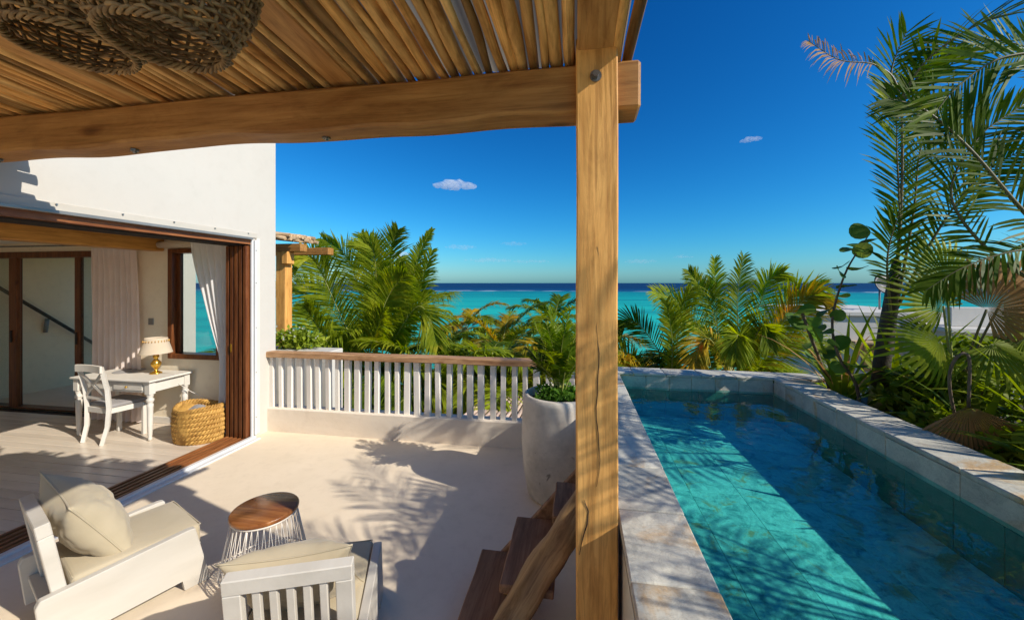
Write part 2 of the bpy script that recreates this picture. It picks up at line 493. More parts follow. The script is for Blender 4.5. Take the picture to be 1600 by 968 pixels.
def pool_water():
    m, n, l, p = nt('pool_water')
    v = coords(n, l, rand=False)
    t = n.new('ShaderNodeBsdfTransparent'); t.inputs[0].default_value = (0.46, 0.86, 0.86, 1)
    g = n.new('ShaderNodeBsdfGlossy'); g.inputs['Roughness'].default_value = 0.02
    b = bump(n, l, tex(n, l, v, 2.6, 3, 0.5, 0.4), 0.30, 0.03)
    b = bump(n, l, tex(n, l, v, 11, 2, 0.5, 0.6), 0.16, 0.012, b)
    l.new(b, g.inputs['Normal'])
    # Schlick reflectance, the same from above and below the surface
    lw = n.new('ShaderNodeLayerWeight'); lw.inputs[0].default_value = 0.5
    l.new(b, lw.inputs['Normal'])
    pw = n.new('ShaderNodeMath'); pw.operation = 'POWER'; pw.inputs[1].default_value = 5.0
    l.new(lw.outputs['Facing'], pw.inputs[0])
    fr = n.new('ShaderNodeMath'); fr.operation = 'MULTIPLY_ADD'; fr.inputs[1].default_value = 0.98; fr.inputs[2].default_value = 0.02
    l.new(pw.outputs[0], fr.inputs[0])
    ms = n.new('ShaderNodeMixShader')
    l.new(fr.outputs[0], ms.inputs[0]); l.new(t.outputs[0], ms.inputs[1]); l.new(g.outputs[0], ms.inputs[2])
    l.new(ms.outputs[0], n['Material Output'].inputs['Surface'])
    return m
MAT['water'] = pool_water()

def sea_water():
    m, n, l, p = nt('sea_water')
    tc = n.new('ShaderNodeTexCoord')
    sx = n.new('ShaderNodeSeparateXYZ'); l.new(tc.outputs['Object'], sx.inputs[0])
    # distance from the beach, wobbling a little along the reef
    mp = n.new('ShaderNodeMapping'); mp.inputs['Scale'].default_value = (0.004, 0.012, 1); l.new(tc.outputs['Object'], mp.inputs[0])
    wob = tex(n, l, mp.outputs[0], 1.0, 4)
    ma = n.new('ShaderNodeMath'); ma.operation = 'MULTIPLY_ADD'; ma.inputs[1].default_value = 120; l.new(wob, ma.inputs[0]); l.new(sx.outputs[1], ma.inputs[2])
    mr = n.new('ShaderNodeMapRange'); mr.inputs[1].default_value = 60; mr.inputs[2].default_value = 1060; l.new(ma.outputs[0], mr.inputs[0])
    base = ramp(n, l, mr.outputs[0], [(0.0, (0.05, 0.50, 0.38)), (0.10, (0.016, 0.44, 0.36)), (0.30, (0.004, 0.29, 0.28)), (0.44, (0.002, 0.20, 0.235)), (0.50, (0.001, 0.055, 0.15)), (0.75, (0.001, 0.022, 0.09)), (1.0, (0.001, 0.018, 0.08))])
    mp2 = n.new('ShaderNodeMapping'); mp2.inputs['Scale'].default_value = (0.012, 0.05, 1); l.new(tc.outputs['Object'], mp2.inputs[0])
    pat = ramp(n, l, tex(n, l, mp2.outputs[0], 1.0, 6, 0.6, 0.4), [(0.36, (0.35, 0.58, 0.70)), (0.52, (1, 1, 1)), (0.7, (1.25, 1.1, 1.05))])
    col = mix(n, l, 0.8, base, pat, 'MULTIPLY')
    # surf breaking over the reef
    sm = ramp(n, l, mr.outputs[0], [(0.455, (0, 0, 0)), (0.47, (1, 1, 1)), (0.50, (1, 1, 1)), (0.51, (0, 0, 0))])
    mp3 = n.new('ShaderNodeMapping'); mp3.inputs['Scale'].default_value = (0.02, 0.05, 1); l.new(tc.outputs['Object'], mp3.inputs[0])
    sf = ramp(n, l, tex(n, l, mp3.outputs[0], 1.6, 5, 0.6), [(0.50, (0, 0, 0)), (0.60, (1, 1, 1))])
    fm = mix(n, l, 1.0, sm, sf, 'MULTIPLY')
    bw = n.new('ShaderNodeRGBToBW'); l.new(fm, bw.inputs[0])
    col = mix(n, l, bw.outputs[0], col, (0.75, 0.8, 0.8))
    l.new(col, p.inputs['Base Color'])
    p.inputs['Roughness'].default_value = 0.5
    p.inputs['Specular IOR Level'].default_value = 0.12
    mp4 = n.new('ShaderNodeMapping'); mp4.inputs['Scale'].default_value = (0.3, 0.7, 1); l.new(tc.outputs['Object'], mp4.inputs[0])
    l.new(bump(n, l, tex(n, l, mp4.outputs[0], 1.0, 6), 0.3, 0.4), p.inputs['Normal'])
    return m
MAT['sea'] = sea_water()
MAT['sand'] = plain('sand_ground', (0.42, 0.35, 0.24), (0.25, 0.22, 0.12), 0.9, 0.4, 8, 0.3, 0.05)

def vary_sticks(m):
    # some poles keep dark bark, some are bleached: one random tone per pole
    n, l = m.node_tree.nodes, m.node_tree.links
    p = n['Principled BSDF']
    src = p.inputs['Base Color'].links[0].from_socket
    oi = n.new('ShaderNodeObjectInfo')
    r = ramp(n, l, oi.outputs['Random'], [(0.0, (0.42, 0.36, 0.30)), (0.16, (0.62, 0.55, 0.47)), (0.24, (1, 1, 1)), (0.6, (1.0, 0.93, 0.82)), (0.8, (0.85, 0.70, 0.52)), (1.0, (0.74, 0.74, 0.72))])
    l.new(mix(n, l, 1.0, src, r, 'MULTIPLY'), p.inputs['Base Color'])
vary_sticks(MAT['stick'])

def roof_sheet():
    m, n, l, p = nt('roof_sheet_plastic')
    p.inputs['Base Color'].default_value = (0.20, 0.18, 0.17, 1)
    p.inputs['Roughness'].default_value = 0.4
    t = n.new('ShaderNodeBsdfTranslucent'); t.inputs[0].default_value = (0.55, 0.5, 0.42, 1)
    ms = n.new('ShaderNodeMixShader'); ms.inputs[0].default_value = 0.15
    l.new(p.outputs[0], ms.inputs[1]); l.new(t.outputs[0], ms.inputs[2])
    l.new(ms.outputs[0], n['Material Output'].inputs['Surface'])
    return m
MAT['sheet'] = roof_sheet()

# ------------------------------------------------------------------ ground, sea
def terrain(u, v):
    x = -70 + 150 * u
    y = -20 + 75 * v
    z = -5.2 if y < 14 else -5.2 - 3.6 * min(1, (y - 14) / 24.0)
    return (x, y, z + 0.25 * noise.noise((x * 0.2, y * 0.2, 0)))
struct('ground', MB().grid(terrain, 60, 40), MAT['sand'])
mb = MB().poly([(-90000, 34, -8.0), (90000, 34, -8.0), (90000, 90000, -8.0), (-90000, 90000, -8.0)])
struct('sea', mb, MAT['sea'])
# ------------------------------------------------------------------ terrace
XW = -3.93
struct('terrace_floor', MB().box((XW, -9, -0.25), (0.18, 4.43, 0.0)), MAT['floor'])
struct('lower_slab', MB().box((XW, -9, -5.6), (7.0, 4.35, -0.26)), MAT['stucco'])

low = wthing('low_wall', 'low white plastered wall under the slatted terrace railing', 'wall', (-1.9, 4.5, 0))
def lowwarp(c):
    return Vector((c.x, c.y + 0.006 * noise.noise((c.x * 2, c.z * 4, 0)), c.z + (0.006 * noise.noise((c.x * 1.7, 3, 0)) if c.z > 0.2 else 0)))
MB().box((XW - 0.02, 4.43, -0.3), (0.17, 4.60, 0.30), 0.012).subdiv(8).warp(lowwarp).build('wall', MAT['low_stucco'], low)

rail = wthing('terrace_railing', 'white slatted railing with a rough brown wood handrail facing the sea', 'railing', (-1.9, 4.5, 0.3))
mb = MB().box((-3.99, 4.41, 0.948), (0.17, 4.57, 1.018), 0.008).subdiv(11)
mb.warp(lambda c: Vector((c.x, c.y + 0.012 * noise.noise((c.x * 1.6, 5 + c.z * 3, 1)), c.z + 0.010 * noise.noise((c.x * 1.3, c.y * 6, 2)))))
mb.build('handrail', MAT['rail'], rail)
bal = [MB().box((-w / 2, -0.03, 0), (w / 2, 0.03, 0.665), 0.004).mesh('baluster', MAT['baluster']) for w in (0.058, 0.066, 0.072, 0.052)]
for i in range(31):
    o = place('baluster', bal[(i * 7 + i // 3) % 4], rail, (-3.90 + i * 0.1325 + rnd(-.008, .008) + 1.9, rnd(-.006, .006), -0.008), (rnd(-.01, .01), rnd(-.012, .012), rnd(-.12, .12)))

# ------------------------------------------------------------------ house
house = wthing('beach_house', 'white plastered beach house with a wide open sliding door front', 'house', (-6.5, 2.5, 0))
YC = 4.57
def wallbox(lo, hi, name='wall', m='stucco', bev=0.0): return MB().box(lo, hi, bev).build(name, MAT[m], house)
wallbox((XW - 0.22, -2.4, 2.452), (XW, YC, 4.6))               # over the opening
wallbox((XW - 0.22, 4.252, 0), (XW, YC, 2.4519), bev=0.0)         # corner pier
wallbox((XW - 0.22, -9, 0), (XW, -2.4001, 4.6))
wallbox((XW - 0.06, 4.20, 0.0), (XW - 0.001, 4.2519, 2.4519))
# sea side wall with the window hole
WX0, WX1, WZ0, WZ1 = -5.42, -4.60, 0.89, 2.36
wallbox((WX1, 4.45, 0), (XW - 0.2201, YC - 0.002, 2.50), m='room_wall')
wallbox((-5.95, 4.45, 0), (WX0, YC - 0.002, 2.50), m='room_wall')
wallbox((WX0, 4.45, 0), (WX1, YC - 0.002, WZ0), m='room_wall')
wallbox((WX0, 4.45, WZ1), (WX1, YC - 0.002, 2.50), m='room_wall')
wallbox((-6.75, 4.62, 0), (-5.9501, 4.75, 2.50), m='room_wall')
wallbox((-9.6, 4.62, 2.37), (-6.7501, 4.75, 2.50), m='room_wall')
wallbox((-9.8, -3, 0), (-9.6001, 6.8, 2.50), m='room_wall')
wallbox((-9.6, -3.2, 0), (XW - 0.2201, -3.0001, 2.5), m='room_wall')
wallbox((-9.8, -3.2, 2.5001), (XW - 0.2201, 4.568, 2.72), 'ceiling', 'ceiling')
wallbox((-9.8, 4.5681, 2.5001), (-6.5, 6.5, 2.72), 'ceiling', 'ceiling')
wallbox((-9.8, -3.2, 2.7201), (XW - 0.2201, 4.568, 4.6), 'upper_wall', 'stucco')
# stair hall beyond the far door
wallbox((-9.6, 4.7501, -1.6), (-9.42, 6.5, 2.4995), 'stair_wall', 'hall_wall')
wallbox((-6.62, 4.7501, -1.6), (-6.50, 5.75, 2.4995), 'stair_wall', 'stucco')
MB().box((-9.419, 4.751, -0.2), (-6.621, 6.5, -0.02)).build('landing', MAT['hall_wall'], house)
mb = MB().tube([(-9.34, 4.8, 1.93), (-9.34, 5.4, 1.41), (-9.34, 6.45, 0.49)], 0.028, 8)
mb.build('stair_handrail', MAT['trunk_dark'], house)
for (y, z) in ((5.52, 1.20),): MB().tube([(-9.36, y, z + 0.06), (-9.40, y, z - 0.18)], 0.03, 8).build('rail_bracket', MAT['grey_alu'], house)
# opening trim: flashing, casing, head track
MB().box((XW, -2.4, 2.452), (XW + 0.014, 4.26, 2.515), 0.004).build('flashing', MAT['white_wood'], house)
for i in range(9): MB().tube([(XW + 0.016, 0.6 + i * 0.44, 2.498), (XW + 0.023, 0.6 + i * 0.44, 2.498)], 0.007, 8).build('screw', MAT['metal'], house)
MB().box((XW, -2.4, 2.425), (XW + 0.05, 4.16, 2.4515), 0.003).build('drip_edge', MAT['grey_alu'], house)
MB().box((XW - 0.33, -2.4, 2.37), (XW - 0.002, 4.2, 2.4515)).build('head_track', MAT['track_wood'], house)
for i in range(4): MB().box((XW - 0.30 + i * 0.066, -2.4, 2.352), (XW - 0.27 + i * 0.066, 4.2, 2.3699)).build('head_rail', MAT['dark'], house)
MB().box((XW, 4.165, 0.03), (XW + 0.022, 4.195, 2.425), 0.003).box((XW, 4.215, 0.03), (XW + 0.022, 4.245, 2.425), 0.003).build('casing', MAT['alu'], house)
MB().box((XW - 0.004, 4.1955, 0.03), (XW + 0.006, 4.2145, 2.425)).build('casing_groove', MAT['grey_alu'], house)
MB().box((XW - 0.0, 4.2455, 0.03), (XW + 0.016, 4.30, 2.45), 0.004).build('casing', MAT['white'], house)
for z in (0.25, 0.8, 1.35, 1.9, 2.3): MB().tube([(XW + 0.02, 4.23, z), (XW + 0.026, 4.23, z)], 0.006, 8).build('screw', MAT['metal'], house)
# sill and floor tracks
MB().box((XW - 0.33, -2.4, -0.02), (XW - 0.001, 4.2, 0.004)).build('track_base', MAT['dark'], house)
for i in range(5): MB().box((XW - 0.315 + i * 0.064, -2.4, 0.0041), (XW - 0.280 + i * 0.064, 4.2, 0.026), 0.004).build('track_rail', MAT['track_wood'], house)
MB().box((XW, -2.4, -0.01), (XW + 0.055, 4.2, 0.035), 0.005).box((XW + 0.0552, -2.4, -0.01), (XW + 0.115, 4.2, 0.016), 0.004).build('sill', MAT['alu'], house)
# stacked sliding leaves, seen edge on
for i in range(5):
    x0 = XW - 0.322 + i * 0.066
    d = MB().box((x0, 4.14 - 0.006 * i, 0.0265), (x0 + 0.046, 4.44 if i < 2 else 4.198, 2.3515), 0.005).build('door_leaf', MAT['door_wood'], house)
    if i == 1: MB().box((x0 + 0.012, 4.122, 1.06), (x0 + 0.034, 4.1335, 1.16), 0.004).build('door_latch', MAT['brass'], d, (0, 0, 0)).location = (6.5, -2.5, 0)
# ceiling beam inside
MB().box((-5.74, -1, 2.33), (-5.52, 4.448, 2.4999), 0.012).build('ceiling_beam', MAT['ceil_wood'], house)
MB().tube([(-9, 4.40, 2.43), (-5.8, 4.40, 2.43)], 0.012, 8).build('curtain_rod', MAT['metal'], house)
# skirting
MB().box((-5.95, 4.43, 0.0), (XW - 0.225, 4.4495, 0.09), 0.004).build('skirting', MAT['white'], house)

# window
win = MB()
for lo, hi in (((WX0, 4.40, WZ0), (WX0 + 0.07, 4.56, WZ1)), ((WX1 - 0.07, 4.40, WZ0), (WX1, 4.56, WZ1)), ((WX0 + 0.0701, 4.401, WZ0), (WX1 - 0.0701, 4.559, WZ0 + 0.065)), ((WX0 + 0.0701, 4.401, WZ1 - 0.06), (WX1 - 0.0701, 4.559, WZ1))): win.box(lo, hi, 0.004)
wino = win.build('window', MAT['door_wood'], house)
def sub(mb, name, m, par):
    off = Vector(house.location)
    for v in mb.bm.verts: v.co -= off
    return place(name, mb.mesh(name, m), par)
sub(MB().box((WX0 + 0.071, 4.49, WZ0 + 0.066), (WX1 - 0.071, 4.496, WZ1 - 0.061)), 'pane', MAT['glass'], wino)
sub(MB().box((WX0 + 0.0705, 4.47, WZ0 + 0.0655), (WX0 + 0.12, 4.515, WZ1 - 0.0605), 0.004), 'sash', MAT['door_wood'], wino)
# far sliding door
door = wthing('sliding_door', 'brown framed sliding glass door at the far left of the room, half open onto the stair hall', 'door', (-8.0, 4.66, 0))
def dbox(lo, hi, name='frame', m='door_wood', bev=0.004): return MB().box(lo, hi, bev).build(name, MAT[m], door)
dbox((-9.55, 4.60, 2.28), (-6.76, 4.74, 2.3695), 'frame_head')
dbox((-9.55, 4.60, 0.0), (-6.76, 4.74, 0.022), 'frame_sill')
dbox((-8.55, 4.605, 0.0221), (-8.40, 4.655, 2.2799), 'stile')
dbox((-8.62, 4.665, 0.0221), (-8.47, 4.715, 2.2799), 'stile')
dbox((-7.30, 4.605, 0.0221), (-7.20, 4.655, 2.2799), 'stile')
dbox((-6.86, 4.605, 0.0221), (-6.765, 4.655, 2.2799), 'stile')
dbox((-7.1999, 4.62, 0.0221), (-6.8601, 4.64, 2.2799), 'pane', 'glass', 0)
dbox((-9.50, 4.62, 0.0221), (-8.5501, 4.64, 2.2799), 'pane', 'glass', 0)
dbox((-8.50, 4.588, 1.0), (-8.47, 4.6045, 1.18), 'handle', 'dark')
dbox((-7.27, 4.588, 1.0), (-7.24, 4.6045, 1.18), 'handle', 'dark')

# room floor planks
struct('room_floor', MB().box((-9.6, -3, -0.2), (XW - 0.331, 4.61, -0.012)), MAT['dark'])
fl = bpy.data.objects['room_floor']
y = -2.99
pl = [MB().box((-9.58, 0, -0.011), (XW - 0.332, 0.1145, 0.0), 0.004).mesh('floor_plank', MAT['plank']) for _ in range(1)]
while y < 4.48:
    place('floor_plank', pl[0], fl, (0, y, rnd(-.0008, .0008)))
    y += 0.1205

# ------------------------------------------------------------------ pergola over the terrace
per = wthing('pergola', 'timber pergola with a stick ceiling over the near terrace', 'pergola', (0.08, 1.74, 0))
SL = -0.06
def rz_(y): return 2.86 + SL * (y - 1.75)
mb = MB().box((-0.005, 1.65, 0.0), (0.165, 1.85, 2.92), 0.006).subdiv(7)
mb.warp(lambda c: Vector((c.x + 0.006 * noise.noise((c.y * 3, c.z * 1.5, 1)), c.y + 0.008 * noise.noise((c.x * 9, c.z * 2.0, 2)), c.z)))
post = mb.build('post', MAT['post'], per)
# grown-out crack down the front of the post
pts = [(0.083 + 0.007 * math.sin(k * 0.9) + rnd(-.003, .003), 1.6485 + 0.001 * k % 0.002, 2.05 - k * 0.055) for k in range(19)]
mb = MB().tube(pts, [0.0006 + 0.0011 * math.sin(math.pi * k / 18) for k in range(19)], 5)
mb.tube([(0.028, 1.648, 1.0), (0.045, 1.6505, 0.955), (0.040, 1.6505, 0.90), (0.022, 1.6505, 0.84), (0.008, 1.650, 0.77)], [0.001, 0.0022, 0.003, 0.0022, 0.001], 5)
mb.build('post_crack', MAT['dark'], per)
mb = MB().tube([(0.075, 1.66, 2.755), (0.075, 1.625, 2.755)], 0.014, 6, smooth=False).tube([(0.075, 1.655, 2.755), (0.075, 1.645, 2.755)], 0.024, 16)
mb.build('bolt', MAT['metal'], per)
mb = MB().box((XW + 0.002, 1.705, 2.64), (0.265, 1.86, 2.845), 0.012)
bmesh.ops.subdivide_edges(mb.bm, edges=[e for e in mb.bm.edges if abs(e.verts[0].co.x - e.verts[1].co.x) > 1], cuts=70)
def hew(c):
    k = noise.noise((c.x * 1.1, 4.2, 0.5)) + 0.5 * noise.noise((c.x * 2.9, 1.2, 0.5))
    z = c.z + (0.018 * k if c.z < 2.7 else 0.005 * k)
    if c.z < 2.7 and c.y < 1.75: z += 0.022 * abs(noise.noise((c.x * 1.9, 8.2, 0.1)))
    return Vector((c.x, c.y + 0.010 * noise.noise((c.x * 1.3, c.z * 4, 3)), z))
mb.warp(hew).build('beam', MAT['beam'], per)
for x in (-1.25, -2.42, -3.4):
    mb = MB().tube([(x, 1.79, 2.66), (x, 1.79, 2.618)], 0.009, 8).tube([(x, 1.79, 2.64), (x, 1.79, 2.628)], 0.02, 6, smooth=False)
    mb.build('bolt', MAT['metal'], per)
for (xa, xb) in ((0.0, 0.15), (-1.185, -1.05), (-2.40, -2.265), (-3.60, -3.465)):
    mb = MB()
    M = Matrix.Translation(((xa + xb) / 2, 1.75, 2.862)) @ Matrix.Rotation(math.atan(SL), 4, 'X')
    mb.box((-(xb - xa) / 2, -2.2, 0), ((xb - xa) / 2, 0.28, 0.13), 0.006, M).build('rafter', MAT['rafter'], per)
sticks = []
for k in range(9):
    r0 = [0.021, 0.026, 0.030, 0.018, 0.024, 0.028, 0.023, 0.019, 0.032][k]
    sd = k * 13.7
    N = 44
    pts, rad = [], []
    for i in range(N):
        yy = -2.2 + 2.62 * i / (N - 1)
        pts.append((0.016 * noise.noise((yy * 0.7, sd, 0)) + 0.010 * noise.noise((yy * 2.6, sd, 3)), yy, r0 + 0.008 * noise.noise((yy * 0.9, sd, 7))))
        rad.append(r0 * (0.84 + 0.2 * i / N + 0.22 * noise.noise((yy * 3.3, sd, 5)) + 0.22 * max(0, noise.noise((yy * 7, sd, 8)) - 0.25)))
    sticks.append(MB().tube(pts, rad, 8).mesh('stick', MAT['stick']))
x = -3.90; k = 0
while x < 0.25:
    blocked = any(a - 0.004 < x < b + 0.004 for a, b in ((0.0, 0.15), (-1.185, -1.05), (-2.40, -2.265), (-3.60, -3.465)))
    if not blocked:
        o = place('stick', sticks[(k * 5 + k // 4) % 9], per, (x - 0.08, 1.75 - 1.74 + rnd(-0.09, 0.06), 2.856 + rnd(-0.002, 0.012)), (math.atan(SL), rnd(0, 0), rnd(-.012, .012)))
        k += 1
        x += rnd(0.046, 0.060)
    else: x += 0.01
mb = MB()
def sheetf(u, v):
    xx = XW + 0.01 + (0.20 - XW) * u; yy = -0.45 + 2.42 * v
    return (xx, yy, rz_(yy) + 0.145 + 0.008 * math.sin(xx * 80))
mb.grid(sheetf, 260, 2).build('roof_sheet', MAT['sheet'], per)
for yy in (-0.35, 0.9):   # battens over the sticks
    MB().box((XW + 0.01, yy, rz_(yy) + 0.075), (0.22, yy + 0.09, rz_(yy) + 0.125), 0.004).build('batten', MAT['beam'], per)

# ------------------------------------------------------------------ wicker pendants
def pendant(loc, label, s=1.0, seed=0):
    t = thing('wicker_pendant', label, 'pendant lamp', loc, seed * 1.3, 'wicker basket pendants under the stick ceiling')
    prof = [(0.00, 0.138), (0.05, 0.165), (0.12, 0.198), (0.20, 0.222), (0.28, 0.215), (0.34, 0.17), (0.38, 0.09)]
    def rad(z):
        for (za, ra), (zb, rb) in zip(prof, prof[1:]):
            if z <= zb: return (ra + (rb - ra) * (z - za) / (zb - za)) * s
        return prof[-1][1] * s
    nr = 26
    mb = MB()
    rows = 30
    for j in range(rows):
        z = 0.008 + 0.365 * j / (rows - 1)
        pts = []
        ph = j % 2
        tilt = rnd(-.006, .006)
        for i in range(nr * 3):
            a = 2 * math.pi * i / (nr * 3)
            rr = rad(z) + 0.0085 * math.cos(math.pi * (i / 3 + ph)) + rnd(-.0015, .0015)
            pts.append((rr * math.cos(a), rr * math.sin(a), (z + tilt * math.cos(a) + 0.003 * math.sin(5 * a + j)) * s + rnd(-.002, .002)))
        mb.tube(pts, [rnd(.0034, .0056) for _ in pts], 6, closed=True)
    tag(mb.build('weave', MAT['wicker'], t), kind='stuff')
    mb = MB()
    for i in range(nr):
        a = 2 * math.pi * i / nr
        mb.tube([(rad(z) * math.cos(a), rad(z) * math.sin(a), z * s) for z in (0, .05, .12, .2, .28, .34, .38)], 0.0045, 5)
    tag(mb.build('ribs', MAT['wicker'], t), kind='stuff')
    mb = MB()
    for w in range(3):
        pts = []
        for i in range(90):
            a = 2 * math.pi * i / 90
            b = a * 15 + w * 2.1
            rr = rad(0) + 0.007 * math.cos(b)
            pts.append((rr * math.cos(a), rr * math.sin(a), 0.007 * math.sin(b)))
        mb.tube(pts, 0.0045, 6, closed=True)
    mb.build('rim', MAT['wicker'], t)
    MB().tube([(0, 0, 0.36 * s), (0, 0, 0.50)], 0.004, 6).build('cord', MAT['dark'], t)
    MB().tube([(0, 0, 0.22 * s), (0, 0, 0.37 * s)], 0.02, 10).build('lamp_holder', MAT['dark'], t)
    return t
pendant((-0.99, 0.80, 2.485), 'larger wicker basket pendant hanging nearest the camera', 0.86, 0)
pendant((-1.40, 0.88, 2.565), 'wicker basket pendant half hidden behind the larger basket', 0.95, 1)

# ------------------------------------------------------------------ pool
PX0, PX1, PY1, ZC, WZ = 0.45, 2.0, 4.42, 0.92, 0.77
pool = wthing('swimming_pool', 'raised stone-edged plunge pool of clear turquoise water beside the terrace', 'pool', (1.2, 1.5, 0))
MB().box((0.185, -2.5, 0.0), (0.44, 4.70, 0.80)).build('pool_wall', MAT['stucco'], pool)
MB().box((2.02, -2.5, 0.0), (2.29, 4.70, 0.80)).build('pool_wall', MAT['stucco'], pool)
MB().box((0.4401, 4.44, 0.0), (2.0199, 4.69, 0.80)).build('pool_wall', MAT['stucco'], pool)
MB().box((0.4401, -2.5, -0.1), (2.0199, 4.4399, 0.445)).build('pool_shell', MAT['grout'], pool)
def stone_piece(lo, hi, name, m, bev=0.006, tilt=1.0):
    lo, hi = Vector(lo), Vector(hi)
    c = (lo + hi) / 2; d = (hi - lo) / 2
    mb = MB().box(-d, d, bev)
    j = Vector((0, 0, rnd(-.002, .002))) * tilt
    return place(name, mb.mesh(name, MAT[m]), pool, c - Vector(pool.location) + j, (rnd(-.003, .003) * tilt, rnd(-.003, .003) * tilt, 0))
def course(y0, y1, step):
    ys = [y0]
    while ys[-1] < y1 - step * 0.7: ys.append(ys[-1] + step * rnd(.8, 1.2))
    ys[-1] = y1
    return ys
g = 0.004
ys = course(-2.5, 4.4, 0.42)
for a, b in zip(ys, ys[1:]): stone_piece((0.172, a, ZC - 0.03), (PX0, b - g, ZC), 'coping_stone', 'coping')
ys = [-2.5, -2.1, -1.7, -1.25, -0.8, -0.4, 0.05, 0.45, 0.85, 1.3, 1.75, 2.131, 2.435, 2.942, 3.211, 3.431, 3.688, 3.907, 4.2, 4.42]
for a, b in zip(ys, ys[1:]):
    stone_piece((PX1 - 0.004, a, ZC - 0.03), (2.30, b - g, ZC), 'coping_stone', 'coping')
    stone_piece((PX1, a, 0.745), (PX1 + 0.018, b - g, ZC - 0.032), 'wall_tile', 'coping', 0.003)
xs = course(0.172, 2.6, 0.40)
for a, b in zip(xs, xs[1:]): stone_piece((a, PY1 + 0.002, ZC - 0.03), (b - g, 4.72, ZC), 'coping_stone', 'coping')
xs = course(PX0, PX1, 0.26)
for a, b in zip(xs, xs[1:]): stone_piece((a, PY1 + 0.004, 0.745), (b - g, PY1 + 0.02, ZC - 0.032), 'wall_tile', 'coping', 0.003)
ys = course(-2.5, 4.42, 0.30)
for a, b in zip(ys, ys[1:]):
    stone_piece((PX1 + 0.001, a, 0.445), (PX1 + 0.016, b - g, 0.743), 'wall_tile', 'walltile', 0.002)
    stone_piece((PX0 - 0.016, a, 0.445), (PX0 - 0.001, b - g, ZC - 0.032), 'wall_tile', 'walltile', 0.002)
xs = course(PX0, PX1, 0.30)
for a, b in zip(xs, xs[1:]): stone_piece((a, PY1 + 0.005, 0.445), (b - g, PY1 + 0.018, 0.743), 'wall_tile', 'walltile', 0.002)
fx = course(PX0 + 0.001, PX1 - 0.001, 0.39)
yv = -2.49
while yv < 4.41:
    y2 = min(yv + rnd(.34, .44), 4.415)
    if 4.415 - y2 < 0.1: y2 = 4.415
    for a, b in zip(fx, fx[1:]): stone_piece((a, yv, 0.4455), (b - 0.002, y2 - 0.002, 0.46), 'floor_tile', 'pooltile', 0.001, 0.25)
    yv = y2
def ripple(u, v):
    x, y = PX0 - 0.0005 + (PX1 - PX0 + 0.001) * u, -2.495 + (PY1 + 2.497) * v
    return (x, y, WZ + 0.0025 * noise.noise((x * 2.5, y * 2.5, 0)) + 0.001 * noise.noise((x * 7, y * 7, 2)))
water = tag(MB().grid(ripple, 40, 150).build('pool_water', MAT['water']), kind='structure')
tag(MB().box((2.295, -2.5, -0.25), (6.6, 4.75, 0.68)).build('planting_bed', MAT['soil']), kind='structure')

# ------------------------------------------------------------------ wooden steps up to the pool
st = wthing('wooden_steps', 'dark plank steps with a log side rail climbing from the terrace to the pool', 'stairs', (-0.2, 2.1, 0))
for (x0, x1, z, yn) in ((-0.60, -0.36, 0.20, 1.68), (-0.375, -0.115, 0.43, 1.87), (-0.13, 0.168, 0.67, 2.07)):
    mb = MB().box((x0, yn, z - 0.045), (x1, 2.44, z), 0.006).subdiv(3)
    mb.warp(lambda c: Vector((c.x + 0.008 * noise.noise((c.y * 5, c.x * 3, z)), c.y, c.z)))
    mb.build('tread', MAT['tread'], st)
for (x, z) in ((-0.40, 0.06), (-0.16, 0.22), (0.06, 0.45)):
    MB().box((x, 2.1, z), (x + 0.03, 2.42, z + 0.165), 0.004).build('riser', MAT['post'], st)
def logpts(a, b, r, seed, n=22):
    a, b = Vector(a), Vector(b)
    pts = [a.lerp(b, i / (n - 1)) + Vector((0.03 * noise.noise((i * .25, seed, 0)), 0.03 * noise.noise((i * .25, seed, 5)), 0)) for i in range(n)]
    return pts, [r * (1 + 0.14 * noise.noise((i * .35, seed, 9))) for i in range(n)]
la, lb = Vector((-0.62, 1.50, -0.06)), Vector((0.10, 2.10, 0.86))
p, r = logpts((0, 0, 0), (0, 0, (lb - la).length), 0.072, 3, 30)
lg = MB().tube(p, r, 18)
lg.warp(lambda c: c + Vector((c.x, c.y, 0)) * (0.16 * noise.noise((c.x * 16, c.y * 16, c.z * 2.2)) + 0.06 * noise.noise((c.x * 40, c.y * 40, c.z * 3))))
lo = place('side_log', lg.mesh('side_log', MAT['log']), st, la - Vector(st.location), (lb - la).to_track_quat('Z', 'Y').to_euler())
MB().bar((-0.56, 2.47, -0.02), (0.13, 2.47, 0.80), 0.05, 0.13, (0, 0, 1), 0.006).build('far_stringer', MAT['tread'], st)

# ------------------------------------------------------------------ big pot
potc = (-0.16, 3.55, 0)
pot = thing('plant_pot', 'tall pale cement pot with a pitted surface beside the pool wall', 'pot', potc)
wobf = lambda a, z: 0.02 * noise.noise((math.cos(a) * 1.2, math.sin(a) * 1.2, z * 2))
mb = MB().lathe([(0.0, 0.0), (0.255, 0.0), (0.285, 0.03), (0.322, 0.25), (0.338, 0.5), (0.338, 0.7), (0.328, 0.86), (0.318, 0.905), (0.296, 0.915), (0.282, 0.905), (0.275, 0.84), (0.0, 0.83)], 48, wob=wobf)
mb.build('pot_body', MAT['pot'], pot)
MB().lathe([(0.276, 0.0), (0.14, 0.02), (0.0, 0.025)], 30, (0, 0, 0.842)).build('pot_soil', MAT['soil'], pot)

